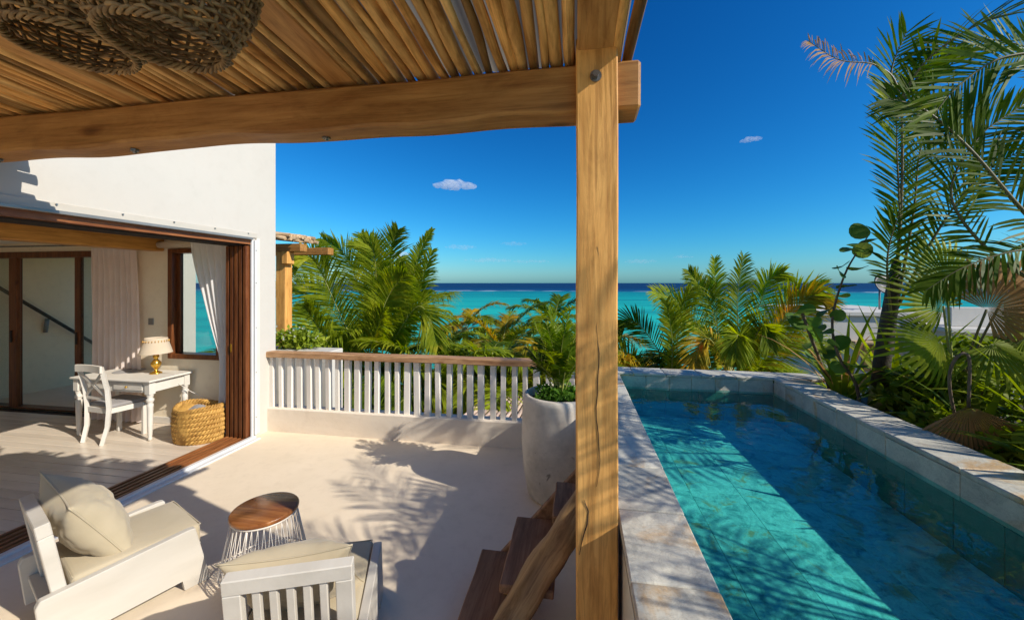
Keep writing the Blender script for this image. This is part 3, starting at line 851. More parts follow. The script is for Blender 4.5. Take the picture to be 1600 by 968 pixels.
# ------------------------------------------------------------------ lounge chairs
def pillow_mesh(w, h, t, seed, mat):
    mb = MB()
    N = 40
    for sgn in (1, -1):
        def fn(u, v):
            a, b = 2 * u - 1, 2 * v - 1
            th = (max(0, 1 - a * a) * max(0, 1 - b * b)) ** 0.5
            pin = 1 - 0.16 * (1 - b * b) * abs(a) ** 3
            pin2 = 1 - 0.16 * (1 - a * a) * abs(b) ** 3
            wr = abs(noise.noise((a * 3.1 + seed, b * 3.1, sgn * 2.0)))
            cr = 0.005 * math.sin(11 * a - 7 * b + seed * 2 + 3 * noise.noise((a * 2, b * 2, seed))) * th * (a * a + b * b) * 0.8 + 0.018 * th * noise.noise((a * 1.8 + seed, b * 2.6, sgn * 3)) - 0.014 * th * (1 - min(1, wr * 4)) * (abs(a) + abs(b)) * 0.6 - 0.012 * math.exp(-((a - b) * 9) ** 2) * th - 0.012 * math.exp(-((a + b) * 9) ** 2) * th
            return (a * w / 2 * pin, sgn * (t / 2 * th + cr), b * h / 2 * pin2)
        mb.grid(fn, N, N)
        if sgn == 1:
            edge = [(i / 20, 0) for i in range(20)] + [(1, i / 20) for i in range(20)] + [(1 - i / 20, 1) for i in range(20)] + [(0, 1 - i / 20) for i in range(20)]
            rim = [fn(u, v) for u, v in edge]
    bmesh.ops.remove_doubles(mb.bm, verts=mb.bm.verts[:], dist=0.0006)
    mb.tube(rim, 0.0045, 6, closed=True)
    return mb.mesh('pillow', mat)

def lounge(label, loc, rz):
    t = thing('lounge_chair', label, 'armchair', loc, rz, 'white plank lounge chairs on the terrace')
    # local x right, y forward
    for s in (-1, 1):
        mb = MB()
        prof = [(0.41, 0.0), (0.275, 0.0), (0.268, 0.072), (-0.29, 0.05), (-0.315, 0.29), (-0.30, 0.324), (0.30, 0.365), (0.33, 0.36)]
        x0, x1 = (0.255, 0.30) if s > 0 else (-0.30, -0.255)
        A = [mb.bm.verts.new((x0, y, z)) for y, z in prof]; B = [mb.bm.verts.new((x1, y, z)) for y, z in prof]
        mb.bm.faces.new(A); mb.bm.faces.new(B[::-1])
        for i in range(len(prof)): mb.bm.faces.new((A[i], A[(i + 1) % len(prof)], B[(i + 1) % len(prof)], B[i]))
        bmesh.ops.bevel(mb.bm, geom=mb.bm.edges[:], offset=0.004, segments=1, affect='EDGES', profile=.5)
        mb.build('side_board', MAT['white_wood'], t)
    MB().box((-0.254, -0.28, 0.19), (0.254, 0.33, 0.215), 0.003).build('seat_board', MAT['white_wood'], t)
    MB().box((-0.254, 0.31, 0.09), (0.254, 0.335, 0.189), 0.003).build('front_board', MAT['white_wood'], t)
    # back: frame leaning a little to the rear
    Mx = Matrix.Translation((0, -0.185, 0.05)) @ Matrix.Rotation(R(9), 4, 'X')
    mb = MB().box((-0.254, -0.03, 0.57), (0.254, 0.025, 0.64), 0.004, Mx); mb.build('top_rail', MAT['white_wood'], t)
    for s in (-1, 1):
        MB().box((s * 0.254, -0.03, 0.0), (s * 0.184, 0.025, 0.5695), 0.004, Mx).build('stile', MAT['white_wood'], t)
    MB().box((-0.1835, -0.028, 0.06), (0.1835, 0.022, 0.13), 0.004, Mx).build('bottom_rail', MAT['white_wood'], t)
    for i in range(5):
        x = -0.132 + i * 0.066
        MB().box((x - 0.016, -0.018, 0.1305), (x + 0.016, 0.014, 0.5695), 0.003, Mx).build('slat', MAT['white_wood'], t)
    # seat cushion
    def cush(c):
        e = 1 - 0.10 * max(0, (abs(c.z - 0.30) / 0.09)) ** 2
        return Vector((c.x, c.y, c.z + 0.012 * (1 - (c.x / .25) ** 2) * (1 if c.z > .3 else 0) + 0.006 * noise.noise((c.x * 4, c.y * 4, c.z * 4))))
    mb = MB().box((-0.2535, -0.19, 0.2155), (0.2535, 0.375, 0.350), 0.028, seg=3).subdiv(3)
    for f in mb.bm.faces: f.smooth = True
    sc_ = mb.warp(cush).build('seat_cushion', MAT['cushion'], t)
    X, Ya, Yb, zt = 0.238, -0.18, 0.362, 0.345
    loop = [(-X + 2 * X * i / 12, Yb) for i in range(12)] + [(X, Yb + (Ya - Yb) * i / 14) for i in range(14)] + [(X - 2 * X * i / 12, Ya) for i in range(12)] + [(-X, Ya + (Yb - Ya) * i / 14) for i in range(14)]
    for zz in (zt, 0.225):
        MB().tube([(x, y + (0.012 if y == Yb else 0), zz + 0.003 * noise.noise((x * 9, y * 9, zz))) for x, y in loop], 0.0042, 6, closed=True).build('piping', MAT['cushion'], sc_)
    return t
lc1 = lounge('white plank lounge chair at the left with a plump cushion on its seat', (-2.774, 1.912, 0), R(-23.6))
lc2 = lounge('white plank lounge chair turned away showing its slatted back', (-1.314, 1.757, 0), R(21))
def pillow(label, chair, w, h, th, loc, rx, ry, rzz, seed):
    me = pillow_mesh(w, h, th, seed, MAT['cushion'])
    o = bpy.data.objects.new('pillow', me); COL.objects.link(o)
    Mc = Matrix.Translation(chair.location) @ Matrix.Rotation(chair.rotation_euler.z, 4, 'Z')
    M = Mc @ Matrix.Translation(loc) @ Matrix.Rotation(rzz, 4, 'Z') @ Matrix.Rotation(rx, 4, 'X') @ Matrix.Rotation(ry, 4, 'Y')
    o.location = M.translation; o.rotation_euler = M.to_euler()
    return tag(o, label, 'pillow', 'beige scatter pillows')
pillow('plump beige pillow leaning on the back of the left lounge chair', lc1, 0.54, 0.54, 0.27, (-0.02, -0.085, 0.535), R(30), R(8), 0, 1.0)
pillow('crumpled beige pillow seen over the slatted chair back', lc2, 0.57, 0.44, 0.24, (-0.04, -0.06, 0.495), R(34), R(-3), 0, 4.0)

# ------------------------------------------------------------------ wire side table
tb = thing('side_table', 'round wood-topped side table on a flared cream wire frame', 'table', (-1.985, 2.22, 0))
mb = MB().lathe([(0.0, 0.425), (0.185, 0.425), (0.193, 0.432), (0.194, 0.448), (0.187, 0.456), (0.0, 0.457)], 48)
mb.build('tabletop', MAT['top_wood'], tb)
def ring(r, z, n=48): return [(r * math.cos(2 * math.pi * i / n), r * math.sin(2 * math.pi * i / n), z) for i in range(n)]
MB().tube(ring(0.182, 0.419), 0.006, 6, closed=True).build('top_ring', MAT['wire'], tb)
MB().tube(ring(0.245, 0.10), 0.005, 6, closed=True).build('middle_ring', MAT['wire'], tb)
MB().tube(ring(0.20, 0.006), 0.006, 6, closed=True).build('base_ring', MAT['wire'], tb)
wm = MB().tube([(0.182, 0.0, 0.419), (0.2125, 0.014, 0.26), (0.245, 0.03, 0.10), (0.20, 0.035, 0.006)], 0.0022, 5).mesh('wire', MAT['wire'])
wm2 = MB().tube([(0.182, 0.0, 0.419), (0.2125, -0.014, 0.26), (0.245, -0.03, 0.10), (0.20, -0.035, 0.006)], 0.0022, 5).mesh('wire', MAT['wire'])
for i in range(36):
    place('wire', wm, tb, (0, 0, 0), (0, 0, 2 * math.pi * i / 36)); place('wire', wm2, tb, (0, 0, 0), (0, 0, 2 * math.pi * i / 36))
for i in range(3):
    place('strut', MB().tube([(0.178, 0, 0.415), (0.238, 0, 0.10), (0.185, 0, 0.006)], 0.006, 6).mesh('strut', MAT['wire']), tb, (0, 0, 0), (0, 0, 2.1 * i + 4.9))

# ------------------------------------------------------------------ desk, chair, lamp, basket
dk = thing('writing_desk', 'white writing desk with turned legs and two small drawers', 'desk', (-5.62, 4.14, 0))
MB().box((-0.60, -0.27, 0.71), (0.60, 0.27, 0.735), 0.006).build('desk_top', MAT['white'], dk)
MB().box((-0.55, -0.235, 0.58), (0.55, -0.215, 0.7095), 0.002).build('front_apron', MAT['white'], dk)
MB().box((-0.55, 0.215, 0.58), (0.55, 0.235, 0.7095), 0.002).build('back_apron', MAT['white'], dk)
for s in (-1, 1): MB().box((s * 0.555, -0.2145, 0.58), (s * 0.535, 0.2145, 0.7095), 0.002).build('side_apron', MAT['white'], dk)
for i, (xa, xb) in enumerate(((-0.46, -0.04), (0.04, 0.46))):
    d = MB().box((xa, -0.246, 0.605), (xb, -0.2355, 0.69), 0.003).build('drawer', MAT['white'], dk)
    c = (xa + xb) / 2
    MB().lathe([(0.004, 0), (0.004, 0.012), (0.013, 0.016), (0.014, 0.024), (0.0, 0.03)], 14).warp(lambda v: Vector((v.x + c, -0.246 - v.z, v.y + 0.648))).build('knob', MAT['brass'], d)
lp = [(0.0, 0), (0.018, 0), (0.022, 0.03), (0.017, 0.05), (0.022, 0.07), (0.027, 0.2), (0.031, 0.40), (0.034, 0.44), (0.024, 0.455), (0.038, 0.475), (0.040, 0.50), (0.026, 0.52), (0.034, 0.535), (0.034, 0.56)]
for sx in (-1, 1):
    for sy in (-1, 1):
        mb = MB().lathe(lp, 18).box((-0.036, -0.036, 0.56), (0.036, 0.036, 0.7095), 0.003)
        mb.build('leg', MAT['white'], dk, (sx * 0.535, sy * 0.213, 0))
shadow_disc = tag(MB().lathe([(0.0, 0.0), (0.16, 0.0), (0.165, 0.003), (0.16, 0.006), (0.0, 0.006)], 30).build('lamp_shadow_disc', MAT['seat_grey'], None, (-5.86, 4.27, 0.7352)), 'round grey disc standing in for the lamp shade shadow on the white desk', 'painted shadow')  # the lamp shade's cast shadow, put in as a flat grey disc
place_lamp = (-5.36, 4.21, 0.736)
lm = thing('table_lamp', 'small brass table lamp with a cream shade on the white desk', 'lamp', place_lamp)
MB().lathe([(0.0, 0), (0.062, 0), (0.064, 0.012), (0.045, 0.022), (0.022, 0.035), (0.016, 0.06), (0.03, 0.075), (0.052, 0.11), (0.055, 0.135), (0.036, 0.165), (0.018, 0.185), (0.024, 0.20), (0.034, 0.215), (0.030, 0.235), (0.02, 0.25), (0.018, 0.30), (0.0, 0.30)], 26).build('lamp_base', MAT['brass'], lm)
MB().lathe([(0.168, 0.265), (0.155, 0.31), (0.118, 0.445), (0.114, 0.46), (0.111, 0.46), (0.115, 0.443), (0.152, 0.31), (0.165, 0.265)], 40).build('lamp_shade', MAT['shade'], lm)
mb = MB()
for i in range(26):
    a = 2 * math.pi * i / 26
    mb.tube([((0.126) * math.cos(a), 0.126 * math.sin(a), 0.43), ((0.134) * math.cos(a), 0.134 * math.sin(a), 0.408)], [0.006, 0.003], 5)
mb.build('fringe', MAT['grass_rope'], lm)
MB().tube([(0.06, 0.0, 0.004), (0.2, 0.02, 0.004), (0.275, 0.02, 0.002), (0.29, 0.03, -0.12), (0.38, 0.14, -0.26), (0.5, 0.19, -0.33), (0.62, 0.2, -0.36), (0.74, 0.22, -0.42)], 0.004, 6).build('power_cord', MAT['wire'], lm)

ch = thing('desk_chair', 'white cross-back wooden chair with grey seat drawn up to the desk', 'chair', (-5.63, 3.93, 0), R(-6))
def cb(mb, name, m='white'): return mb.build(name, MAT[m], ch)
MB_back = lambda s: [(s * 0.165, -0.20, 0), (s * 0.178, -0.155, 0.20), (s * 0.19, -0.145, 0.42), (s * 0.195, -0.165, 0.65), (s * 0.198, -0.225, 0.92)]
for s in (-1, 1):
    pts = MB_back(s)
    mb = MB()
    for a, b in zip(pts, pts[1:]):
        pass
    mb.tube([Vector(p) for p in pts], [0.026, 0.027, 0.029, 0.027, 0.024], 4, smooth=False)
    cb(mb, 'back_leg')
    cb(MB().box((s * 0.225 - 0.02, 0.165, 0), (s * 0.225 + 0.02, 0.205, 0.40), 0.004), 'front_leg')
    cb(MB().bar((s * 0.185, -0.13, 0.385), (s * 0.222, 0.165, 0.385), 0.022, 0.06), 'seat_rail')
cb(MB().box((-0.205, 0.17, 0.355), (0.205, 0.192, 0.415)), 'seat_rail')
cb(MB().box((-0.17, -0.155, 0.355), (0.17, -0.133, 0.415)), 'seat_rail')
def seatf(c):
    return Vector((c.x * (1.0 + 0.18 * (c.y + 0.14) / 0.35), c.y, c.z + 0.012 * (1 - (c.x / .22) ** 2) * (c.z > 0.43)))
mb = MB().box((-0.20, -0.125, 0.416), (0.20, 0.225, 0.455), 0.012, seg=2).subdiv(2).warp(seatf)
for f in mb.bm.faces: f.smooth = True
cb(mb, 'seat', 'seat_grey')
mb = MB().box((-0.22, -0.012, 0), (0.22, 0.012, 0.085), 0.004).subdiv(5).warp(lambda c: Vector((c.x, c.y - 0.222 + 0.30 * c.x * c.x * -1 - 0.0 + 0.0, c.z + 0.85 + 0.3 * (0.05 - c.x * c.x) * 0.3)))
cb(mb, 'top_rail')
cb(MB().bar((-0.185, -0.16, 0.55), (0.185, -0.215, 0.84), 0.030, 0.016, (0, 1, 0)), 'cross_bar')
cb(MB().bar((0.185, -0.162, 0.55), (-0.185, -0.217, 0.84), 0.030, 0.016, (0, 1, 0.02)), 'cross_bar')
cb(MB().box((-0.185, -0.165, 0.515), (0.185, -0.145, 0.545)), 'lower_rail')

bk = thing('seagrass_basket', 'golden braided seagrass basket on the floor by the door leaves', 'basket', (-4.56, 4.08, 0))
def brad(z): return 0.235 + 0.02 * math.sin(z * 7)
mb = MB()
rows = 8
for j in range(rows):
    z = 0.026 + j * 0.0525
    for w in range(3):
        pts, rad = [], []
        n = 132
        for i in range(n):
            a = 2 * math.pi * i / n
            b = a * 14 + w * 2.094 + (j % 2) * 1.5 + 0.5 * noise.noise((a * 2, j * 3, 0))
            ex = 1.08 if True else 1
            rr = brad(z) + 0.018 * math.cos(b) + 0.008 * noise.noise((a * 1.5, j * 2, 5))
            pts.append((rr * math.cos(a) * ex, rr * math.sin(a) * 0.82, z + 0.021 * math.sin(b) + 0.02 * (z / .4) * math.cos(a * 2 + .6)))
            rad.append(0.0135 + 0.004 * noise.noise((i * .4, j, w)))
        mb.tube(pts, rad, 6, closed=True)
tag(mb.build('weave', MAT['grass_rope'], bk), kind='stuff')
MB().lathe([(0.0, 0.01), (0.225, 0.01), (0.235, 0.2), (0.225, 0.40)], 30).build('lining', MAT['grass_rope'], bk)
tw = tag(MB().grid(lambda u, v: (-4.56 + 0.30 * (u - .5), 4.08 + 0.26 * (v - .5), 0.40 + 0.035 * noise.noise((u * 3, v * 3, 1)) - 0.10 * ((u - .5) ** 2 + (v - .5) ** 2) * 2), 14, 14).grid(lambda u, v: (-4.56 + 0.30 * (u - .5), 4.08 + 0.26 * (v - .5), 0.33 + 0.01 * noise.noise((u * 3, v * 3, 1))), 4, 4).build('towel', MAT['seat_grey']), 'folded grey towel lying inside the seagrass basket', 'towel')

# curtains, blind
def curtain(name, label, x0, x1, y, z0, z1, folds, mat, shape=None, amp=0.03):
    def fn(u, v):
        z = z1 + (z0 - z1) * v
        x = x0 + (x1 - x0) * u
        sw = 0.6 + 0.4 * v
        yy = y + amp * sw * math.sin(u * folds * 6.283 + 0.7 * math.sin(v * 2 + u * 5)) + 0.012 * noise.noise((u * 6, v * 3, 2))
        if shape: x, yy = shape(u, v, x, yy)
        return (x, yy, z)
    return tag(MB().grid(fn, folds * 12, 24).build(name, mat), label, 'curtain')
curtain('curtain', 'long pinkish sheer curtain behind the white desk', -6.62, -5.86, 4.36, 0.03, 2.38, 9, MAT['sheer'], lambda u, v, x, yy: (x + 0.07 * v * v * (u - .3) + 0.05 * math.sin(v * 3) * u, yy))
def tie(u, v, x, yy):
    w = 1 - 0.80 * min(1.0, v / 0.6) ** 1.25 + 0.10 * max(0, v - 0.65)
    xr = -4.29
    return (xr + (x - xr) * w, yy - 0.02 * v)
curtain('curtain', 'white curtain gathered beside the window and the door leaves', -4.87, -4.29, 4.235, 0.03, 2.42, 6, MAT['sheer_white'], tie, 0.035)
rb = wthing('roller_blind', 'rolled up cream blind above the brown framed window', 'blind', (-5.1, 4.38, 2.40))
MB().tube([(-5.52, 4.375, 2.41), (-4.62, 4.375, 2.41)], 0.042, 18).build('roll', MAT['shade'], rb)
for x in (-5.545, -4.60): MB().box((x, 4.33, 2.36), (x + 0.022, 4.4495, 2.46), 0.003).build('bracket', MAT['white'], rb)
tag(MB().box((-5.78, 4.438, 1.33), (-5.70, 4.4498, 1.42), 0.003).build('wall_switch', MAT['grey_alu']), 'small grey switch plate on the room wall above the lamp', 'switch')

# ------------------------------------------------------------------ vegetation helpers
UP = Vector((0, 0, 1))
def catmull(P, n):
    P = [Vector(p) for p in P]
    Q = [P[0] * 2 - P[1]] + P + [P[-1] * 2 - P[-2]]
    out = []
    segs = len(P) - 1
    for i in range(n + 1):
        t = i / n * segs
        k = min(int(t), segs - 1); t -= k
        a, b, c, d = Q[k], Q[k + 1], Q[k + 2], Q[k + 3]
        out.append(0.5 * (2 * b + (c - a) * t + (2 * a - 5 * b + 4 * c - d) * t * t + (3 * b - a - 3 * c + d) * t ** 3))
    return out

def frond_mesh(path, ll, width, n, mats, normal=None, start=0.15, droop=0.35, rr=0.012, vee=0.25, tipk=0.35, gap=0.0, fwd=(35, 62)):
    """one palm frond: rib tube plus two rows of folded strap leaflets"""
    mb = MB()
    M = 40
    C = catmull(path, M)
    mb.mi = 1
    mb.tube(C, [rr * (1 - 0.85 * i / M) for i in range(M + 1)], 5)
    mb.mi = 0
    vs, bm = mb.bm.verts, mb.bm
    for i in range(n):
        s = start + (1 - start) * (i + 0.5) / n
        f = s * M; k = min(int(f), M - 1)
        p = C[k].lerp(C[k + 1], f - k)
        t = (C[k + 1] - C[k]).normalized()
        nn = Vector(normal) if normal is not None else UP
        side0 = t.cross(nn)
        if side0.length < 0.05: side0 = t.cross(Vector((0, -1, 0.2)))
        side0.normalize()
        nrm = side0.cross(t).normalized()
        q = (s - start) / (1 - start)
        L0 = ll * (0.45 + 0.55 * math.sin(math.pi * min(1, q * 1.25 + 0.12) * 0.5) if q < 0.5 else 1 - (1 - tipk) * ((q - 0.5) / 0.5) ** 1.6)
        ang = R(fwd[0] + (fwd[1] - fwd[0]) * q)
        for sd in (-1, 1):
            if gap and random.random() < gap: continue
            L = L0 * rnd(.85, 1.1)
            a = ang + rnd(-.10, .10)
            d = (side0 * sd * math.cos(a) + t * math.sin(a) + nrm * (vee + rnd(-.12, .12))).normalized()
            w = width * rnd(.8, 1.15)
            wv = d.cross(nrm).normalized()
            wv = (wv + nrm * rnd(-.5, .5)).normalized() * w
            dr = droop * rnd(.5, 1.5)
            pts = []
            for kk, fr in enumerate((0.0, 0.4, 0.75, 1.0)):
                c = p + d * (L * fr) + Vector((0, 0, -1)) * (L * dr * fr ** 2.2)
                ww = (0.55, 1.0, 0.7, 0.0)[kk]
                pts.append((c, ww))
            row = []
            for c, ww in pts[:3]:
                row.append((vs.new(c - wv * ww * 0.5), vs.new(c + wv * ww * 0.5)))
            tip = vs.new(pts[3][0])
            for (a0, a1), (b0, b1) in zip(row, row[1:]):
                bm.faces.new((a0, a1, b1, b0))
            bm.faces.new((row[-1][0], row[-1][1], tip))
    return mb.mesh('frond', mats, recalc=False)

def arc(start, az, e0, L, bend, n=6, sway=0.0):
    p = Vector(start); out = [p.copy()]
    for i in range(n):
        s = (i + 0.5) / n
        e = e0 - bend * s ** 1.3
        a = az + sway * s
        p = p + Vector((math.cos(e) * math.cos(a), math.cos(e) * math.sin(a), math.sin(e))) * (L / n)
        out.append(p.copy())
    return out

def palm(name, label, base, crown, specs, trunk_r, mats, ll=0.5, width=0.03, n=60, group=None, trunk_mat='trunk', rr=0.014):
    t = wthing(name, label, 'palm', base, group)
    b, c = Vector(base), Vector(crown)
    pts = [b.lerp(c, i / 10) + Vector((0.12 * math.sin(i * .5), 0.05 * math.sin(i * .7), 0)) * (i / 10) * (1 - i / 10) * 2 for i in range(11)]
    MB().tube(pts, [trunk_r * (1.35 - 0.5 * i / 10 + 0.06 * (i % 2)) for i in range(11)], 12).build('trunk', MAT[trunk_mat], t)
    MB().tube([c - Vector((0, 0, 0.25)), c, c + Vector((0, 0, 0.18))], [trunk_r * 0.9, trunk_r * 1.25, trunk_r * 0.4], 10).build('crown_shaft', MAT['stem_yellow'], t)
    for (az, e0, L, bend, m) in specs:
        path = arc(c + Vector((math.cos(R(az)) * trunk_r * .5, math.sin(R(az)) * trunk_r * .5, 0.05)), R(az), R(e0), L, R(bend), sway=rnd(-.2, .2))
        path = [q - b for q in path]
        me = frond_mesh(path, ll * min(1, L / 2.4 + .2), width, n, [MAT[m if m else mats], MAT['rachis']], rr=rr, droop=rnd(.25, .6), vee=rnd(.1, .4))
        place('frond', me, t)
    return t

def specs(n, e_lo, e_hi, L, bend, mats, az0=0, azspan=360, jitter=14):
    out = []
    for i in range(n):
        az = az0 + azspan * ((i * 0.618034) % 1.0) + rnd(-jitter, jitter)
        k = (i + .5) / n
        e = e_hi + (e_lo - e_hi) * k + rnd(-6, 6)
        out.append((az, e, L * rnd(.85, 1.1), bend * rnd(.75, 1.2) , mats[int(rnd(0, len(mats) - .001))]))
    return out

VW = (0.15, -1, 0.12)
def hero(t, path, ll, n, w=0.021, m='frond_dark', normal=VW, start=0.12, droop=.12, rr=0.013, gap=0.03, tipk=.4, fwd=(30, 55), vee=.1, rib='rachis_dark'):
    off = Vector(t.location)
    place('frond', frond_mesh([Vector(p) - off for p in path], ll, w, n, [MAT[m], MAT[rib]], normal, start, droop, rr, vee, tipk, gap, fwd), t)

# ------------------------------------------------------------------ coconut palms beyond the railing
G = 'coconut palms between the terrace and the sea'
sp = [(60, 60, 2.8, 60, 'frond'), (100, 70, 3.0, 35, 'frond'), (120, 40, 2.8, 70, 'frond'), (80, 25, 2.6, 70, 'frond_dark'), (-40, -5, 2.0, 50, 'frond_dark'), (165, 5, 2.6, 50, 'frond_dark'),
      (-110, 5, 2.0, 50, 'frond'), (-70, -8, 1.9, 50, 'frond_dark'), (200, 0, 2.4, 55, 'frond'), (-150, 20, 2.2, 60, 'frond_dark'), (150, 35, 2.6, 60, 'frond_dark'), (20, 30, 2.4, 70, 'frond'), (-20, 10, 2.2, 60, 'frond')]
bp = palm('coconut_palm', 'largest coconut palm, its crown rising behind the left half of the railing', (-4.3, 8.3, -5.2), (-4.45, 8.1, 0.1), sp, 0.13, 'frond', 0.95, 0.040, 90, G)
FV = (0.1, -1, 0.25)
for path, ll, nrm in (
    ([(-4.6, 8.0, 0.2), (-4.85, 7.90, 0.6), (-5.18, 7.80, 1.35), (-5.45, 7.70, 2.04), (-5.62, 7.60, 2.42), (-5.78, 7.50, 2.42)], 0.95, FV),
    ([(-4.4, 8.05, 0.1), (-4.35, 7.95, 1.2), (-4.29, 7.85, 1.87), (-4.31, 7.78, 2.55), (-4.50, 7.70, 2.78)], 0.85, FV),
    ([(-4.2, 8.05, 0.1), (-3.82, 8.00, 0.7), (-3.55, 8.00, 1.36), (-3.33, 8.00, 1.93), (-3.08, 8.00, 2.60)], 0.62, FV),
    ([(-4.2, 8.1, 0.1), (-3.74, 8.00, 0.81), (-3.52, 8.00, 1.93), (-3.37, 8.00, 2.56), (-3.08, 8.00, 3.05)], 0.38, FV),
    ([(-4.42, 7.8, -0.2), (-4.40, 7.70, 0.02), (-4.27, 7.60, 0.58), (-4.07, 7.50, 1.00), (-3.88, 7.40, 1.35)], 0.85, (-0.3, -1, 0.3)),
    ([(-4.45, 7.9, 0.1), (-4.12, 7.73, 1.20), (-3.84, 7.67, 1.75), (-3.5, 7.60, 2.06)], 0.85, (0.4, -1, 0.3)),
    ([(-4.6, 7.9, 0.1), (-4.95, 7.80, 0.3), (-5.35, 7.67, 0.65), (-5.56, 7.53, 1.11), (-5.66, 7.40, 1.42)], 0.8, FV),
    ([(-4.7, 8.2, 0.2), (-5.08, 8.20, 0.6), (-5.60, 8.13, 1.34), (-6.20, 8.07, 1.80), (-6.85, 8.00, 1.85)], 0.85, (0, -0.7, .7)),
    ([(-4.2, 7.9, 0.2), (-3.79, 7.80, 0.80), (-3.33, 7.73, 1.39), (-3.05, 7.67, 1.26), (-2.80, 7.60, 0.62)], 0.8, (0, -0.7, .7)),
    ([(-4.7, 8.3, 0.1), (-4.85, 8.40, 0.8), (-5.04, 8.40, 1.78), (-5.37, 8.40, 2.53), (-5.95, 8.40, 2.95)], 0.85, FV),
    ([(-4.4, 8.3, 0.1), (-4.40, 8.40, 0.80), (-4.32, 8.40, 1.78), (-4.24, 8.40, 2.67), (-4.05, 8.40, 3.12)], 0.85, FV),
    ([(-4.6, 8.3, 0.1), (-4.70, 8.45, 0.80), (-4.72, 8.45, 1.78), (-4.74, 8.4, 2.5), (-4.95, 8.40, 3.0)], 0.85, FV),
    ([(-4.3, 8.2, 0.1), (-3.9, 8.3, 1.0), (-3.75, 8.3, 1.8), (-3.7, 8.3, 2.3)], 0.8, FV)):
    hero(bp, path, ll, 116, 0.030, 'frond', nrm, .10, .28, .016, 0.02, .30, (30, 60), .2, 'rachis')
sp = [(60, 45, 2.1, 70, 'frond'), (110, 50, 2.2, 60, 'frond'), (150, 15, 2.0, 60, 'frond_dark'), (-60, 0, 1.7, 60, 'frond'), (-120, 0, 1.7, 60, 'frond_yellow'), (200, 5, 2.0, 60, 'frond'), (-20, 0, 2.0, 60, 'frond_dark'), (30, 15, 2.2, 60, 'frond'), (-90, 10, 1.6, 80, 'frond'), (240, 10, 1.8, 70, 'frond_dark'), (-40, 25, 1.8, 85, 'frond'), (180, 30, 2.2, 75, 'frond_dark')]
rp = palm('coconut_palm', 'coconut palm with orange tinged fronds behind the far pool edge', (3.2, 9.0, -5.2), (3.05, 8.6, 0.05), sp, 0.12, 'frond', 0.80, 0.038, 80, G)
for path, ll, m, nrm in (
    ([(3.08, 8.5, 0.1), (3.12, 8.40, 0.40), (3.15, 8.40, 1.03), (3.15, 8.40, 1.74), (3.25, 8.40, 2.43)], 0.62, 'frond', FV),
    ([(3.0, 8.6, 0.1), (2.89, 8.60, 0.35), (2.83, 8.60, 1.14), (2.80, 8.60, 1.79), (2.78, 8.60, 2.40)], 0.55, 'frond', FV),
    ([(3.0, 8.6, 0.1), (2.95, 8.60, 0.48), (2.72, 8.57, 1.34), (2.50, 8.53, 1.79), (2.25, 8.50, 2.16)], 0.6, 'frond', FV),
    ([(3.2, 8.4, 0.0), (3.37, 8.30, 0.17), (3.56, 8.23, 0.81), (3.83, 8.15, 1.38), (4.10, 8.07, 1.75), (4.43, 8.00, 1.85)], 0.72, 'frond', FV),
    ([(3.2, 8.3, 0.0), (3.38, 8.20, 0.20), (3.67, 8.12, 0.89), (3.98, 8.05, 1.39), (4.24, 7.97, 1.66), (4.50, 7.90, 1.55)], 0.7, 'frond_yellow', FV),
    ([(3.2, 8.5, 0.1), (3.43, 8.60, 0.24), (3.93, 8.53, 0.65), (4.41, 8.47, 0.74), (4.85, 8.40, 0.57)], 0.75, 'frond', (0, -.8, .6)),
    ([(3.1, 8.6, 0.1), (3.19, 8.60, 0.49), (3.58, 8.53, 1.41), (3.73, 8.47, 1.93), (3.98, 8.40, 2.11)], 0.65, 'frond', FV),
    ([(3.0, 8.6, 0.1), (2.85, 8.60, 0.36), (2.37, 8.53, 1.14), (1.99, 8.47, 1.53), (1.53, 8.40, 1.73)], 0.7, 'frond', (0, -.8, .6)),
    ([(2.95, 8.3, 0.1), (2.78, 8.10, 0.44), (2.51, 8.00, 0.82), (2.31, 7.90, 0.77), (2.20, 7.80, 0.48), (2.18, 7.70, 0.20)], 0.5, 'frond_yellow', (0, -.6, .8)),
    ([(3.05, 8.3, 0.1), (3.1, 8.10, 0.44), (3.0, 7.95, 0.9), (2.9, 7.8, 0.85), (2.85, 7.7, 0.5)], 0.55, 'frond', (0, -.6, .8)),
    ([(3.1, 8.4, 0.1), (3.3, 8.2, 0.6), (3.4, 8.1, 1.0), (3.45, 8.0, 1.1), (3.5, 7.9, 0.7)], 0.55, 'frond', (0, -.6, .8))):
    hero(rp, path, ll, 100, 0.026, m, nrm, .10, .3, .014, 0.02, .30, (30, 60), .2, 'rachis')
lp_ = palm('coconut_palm', 'low yellowish coconut palm just right of the timber post', (1.5, 9.4, -5.2), (1.55, 8.9, -0.35), specs(12, -15, 60, 1.6, 65, ['frond', 'frond_dark', 'frond_yellow']), 0.10, 'frond', 0.65, 0.036, 70, G)
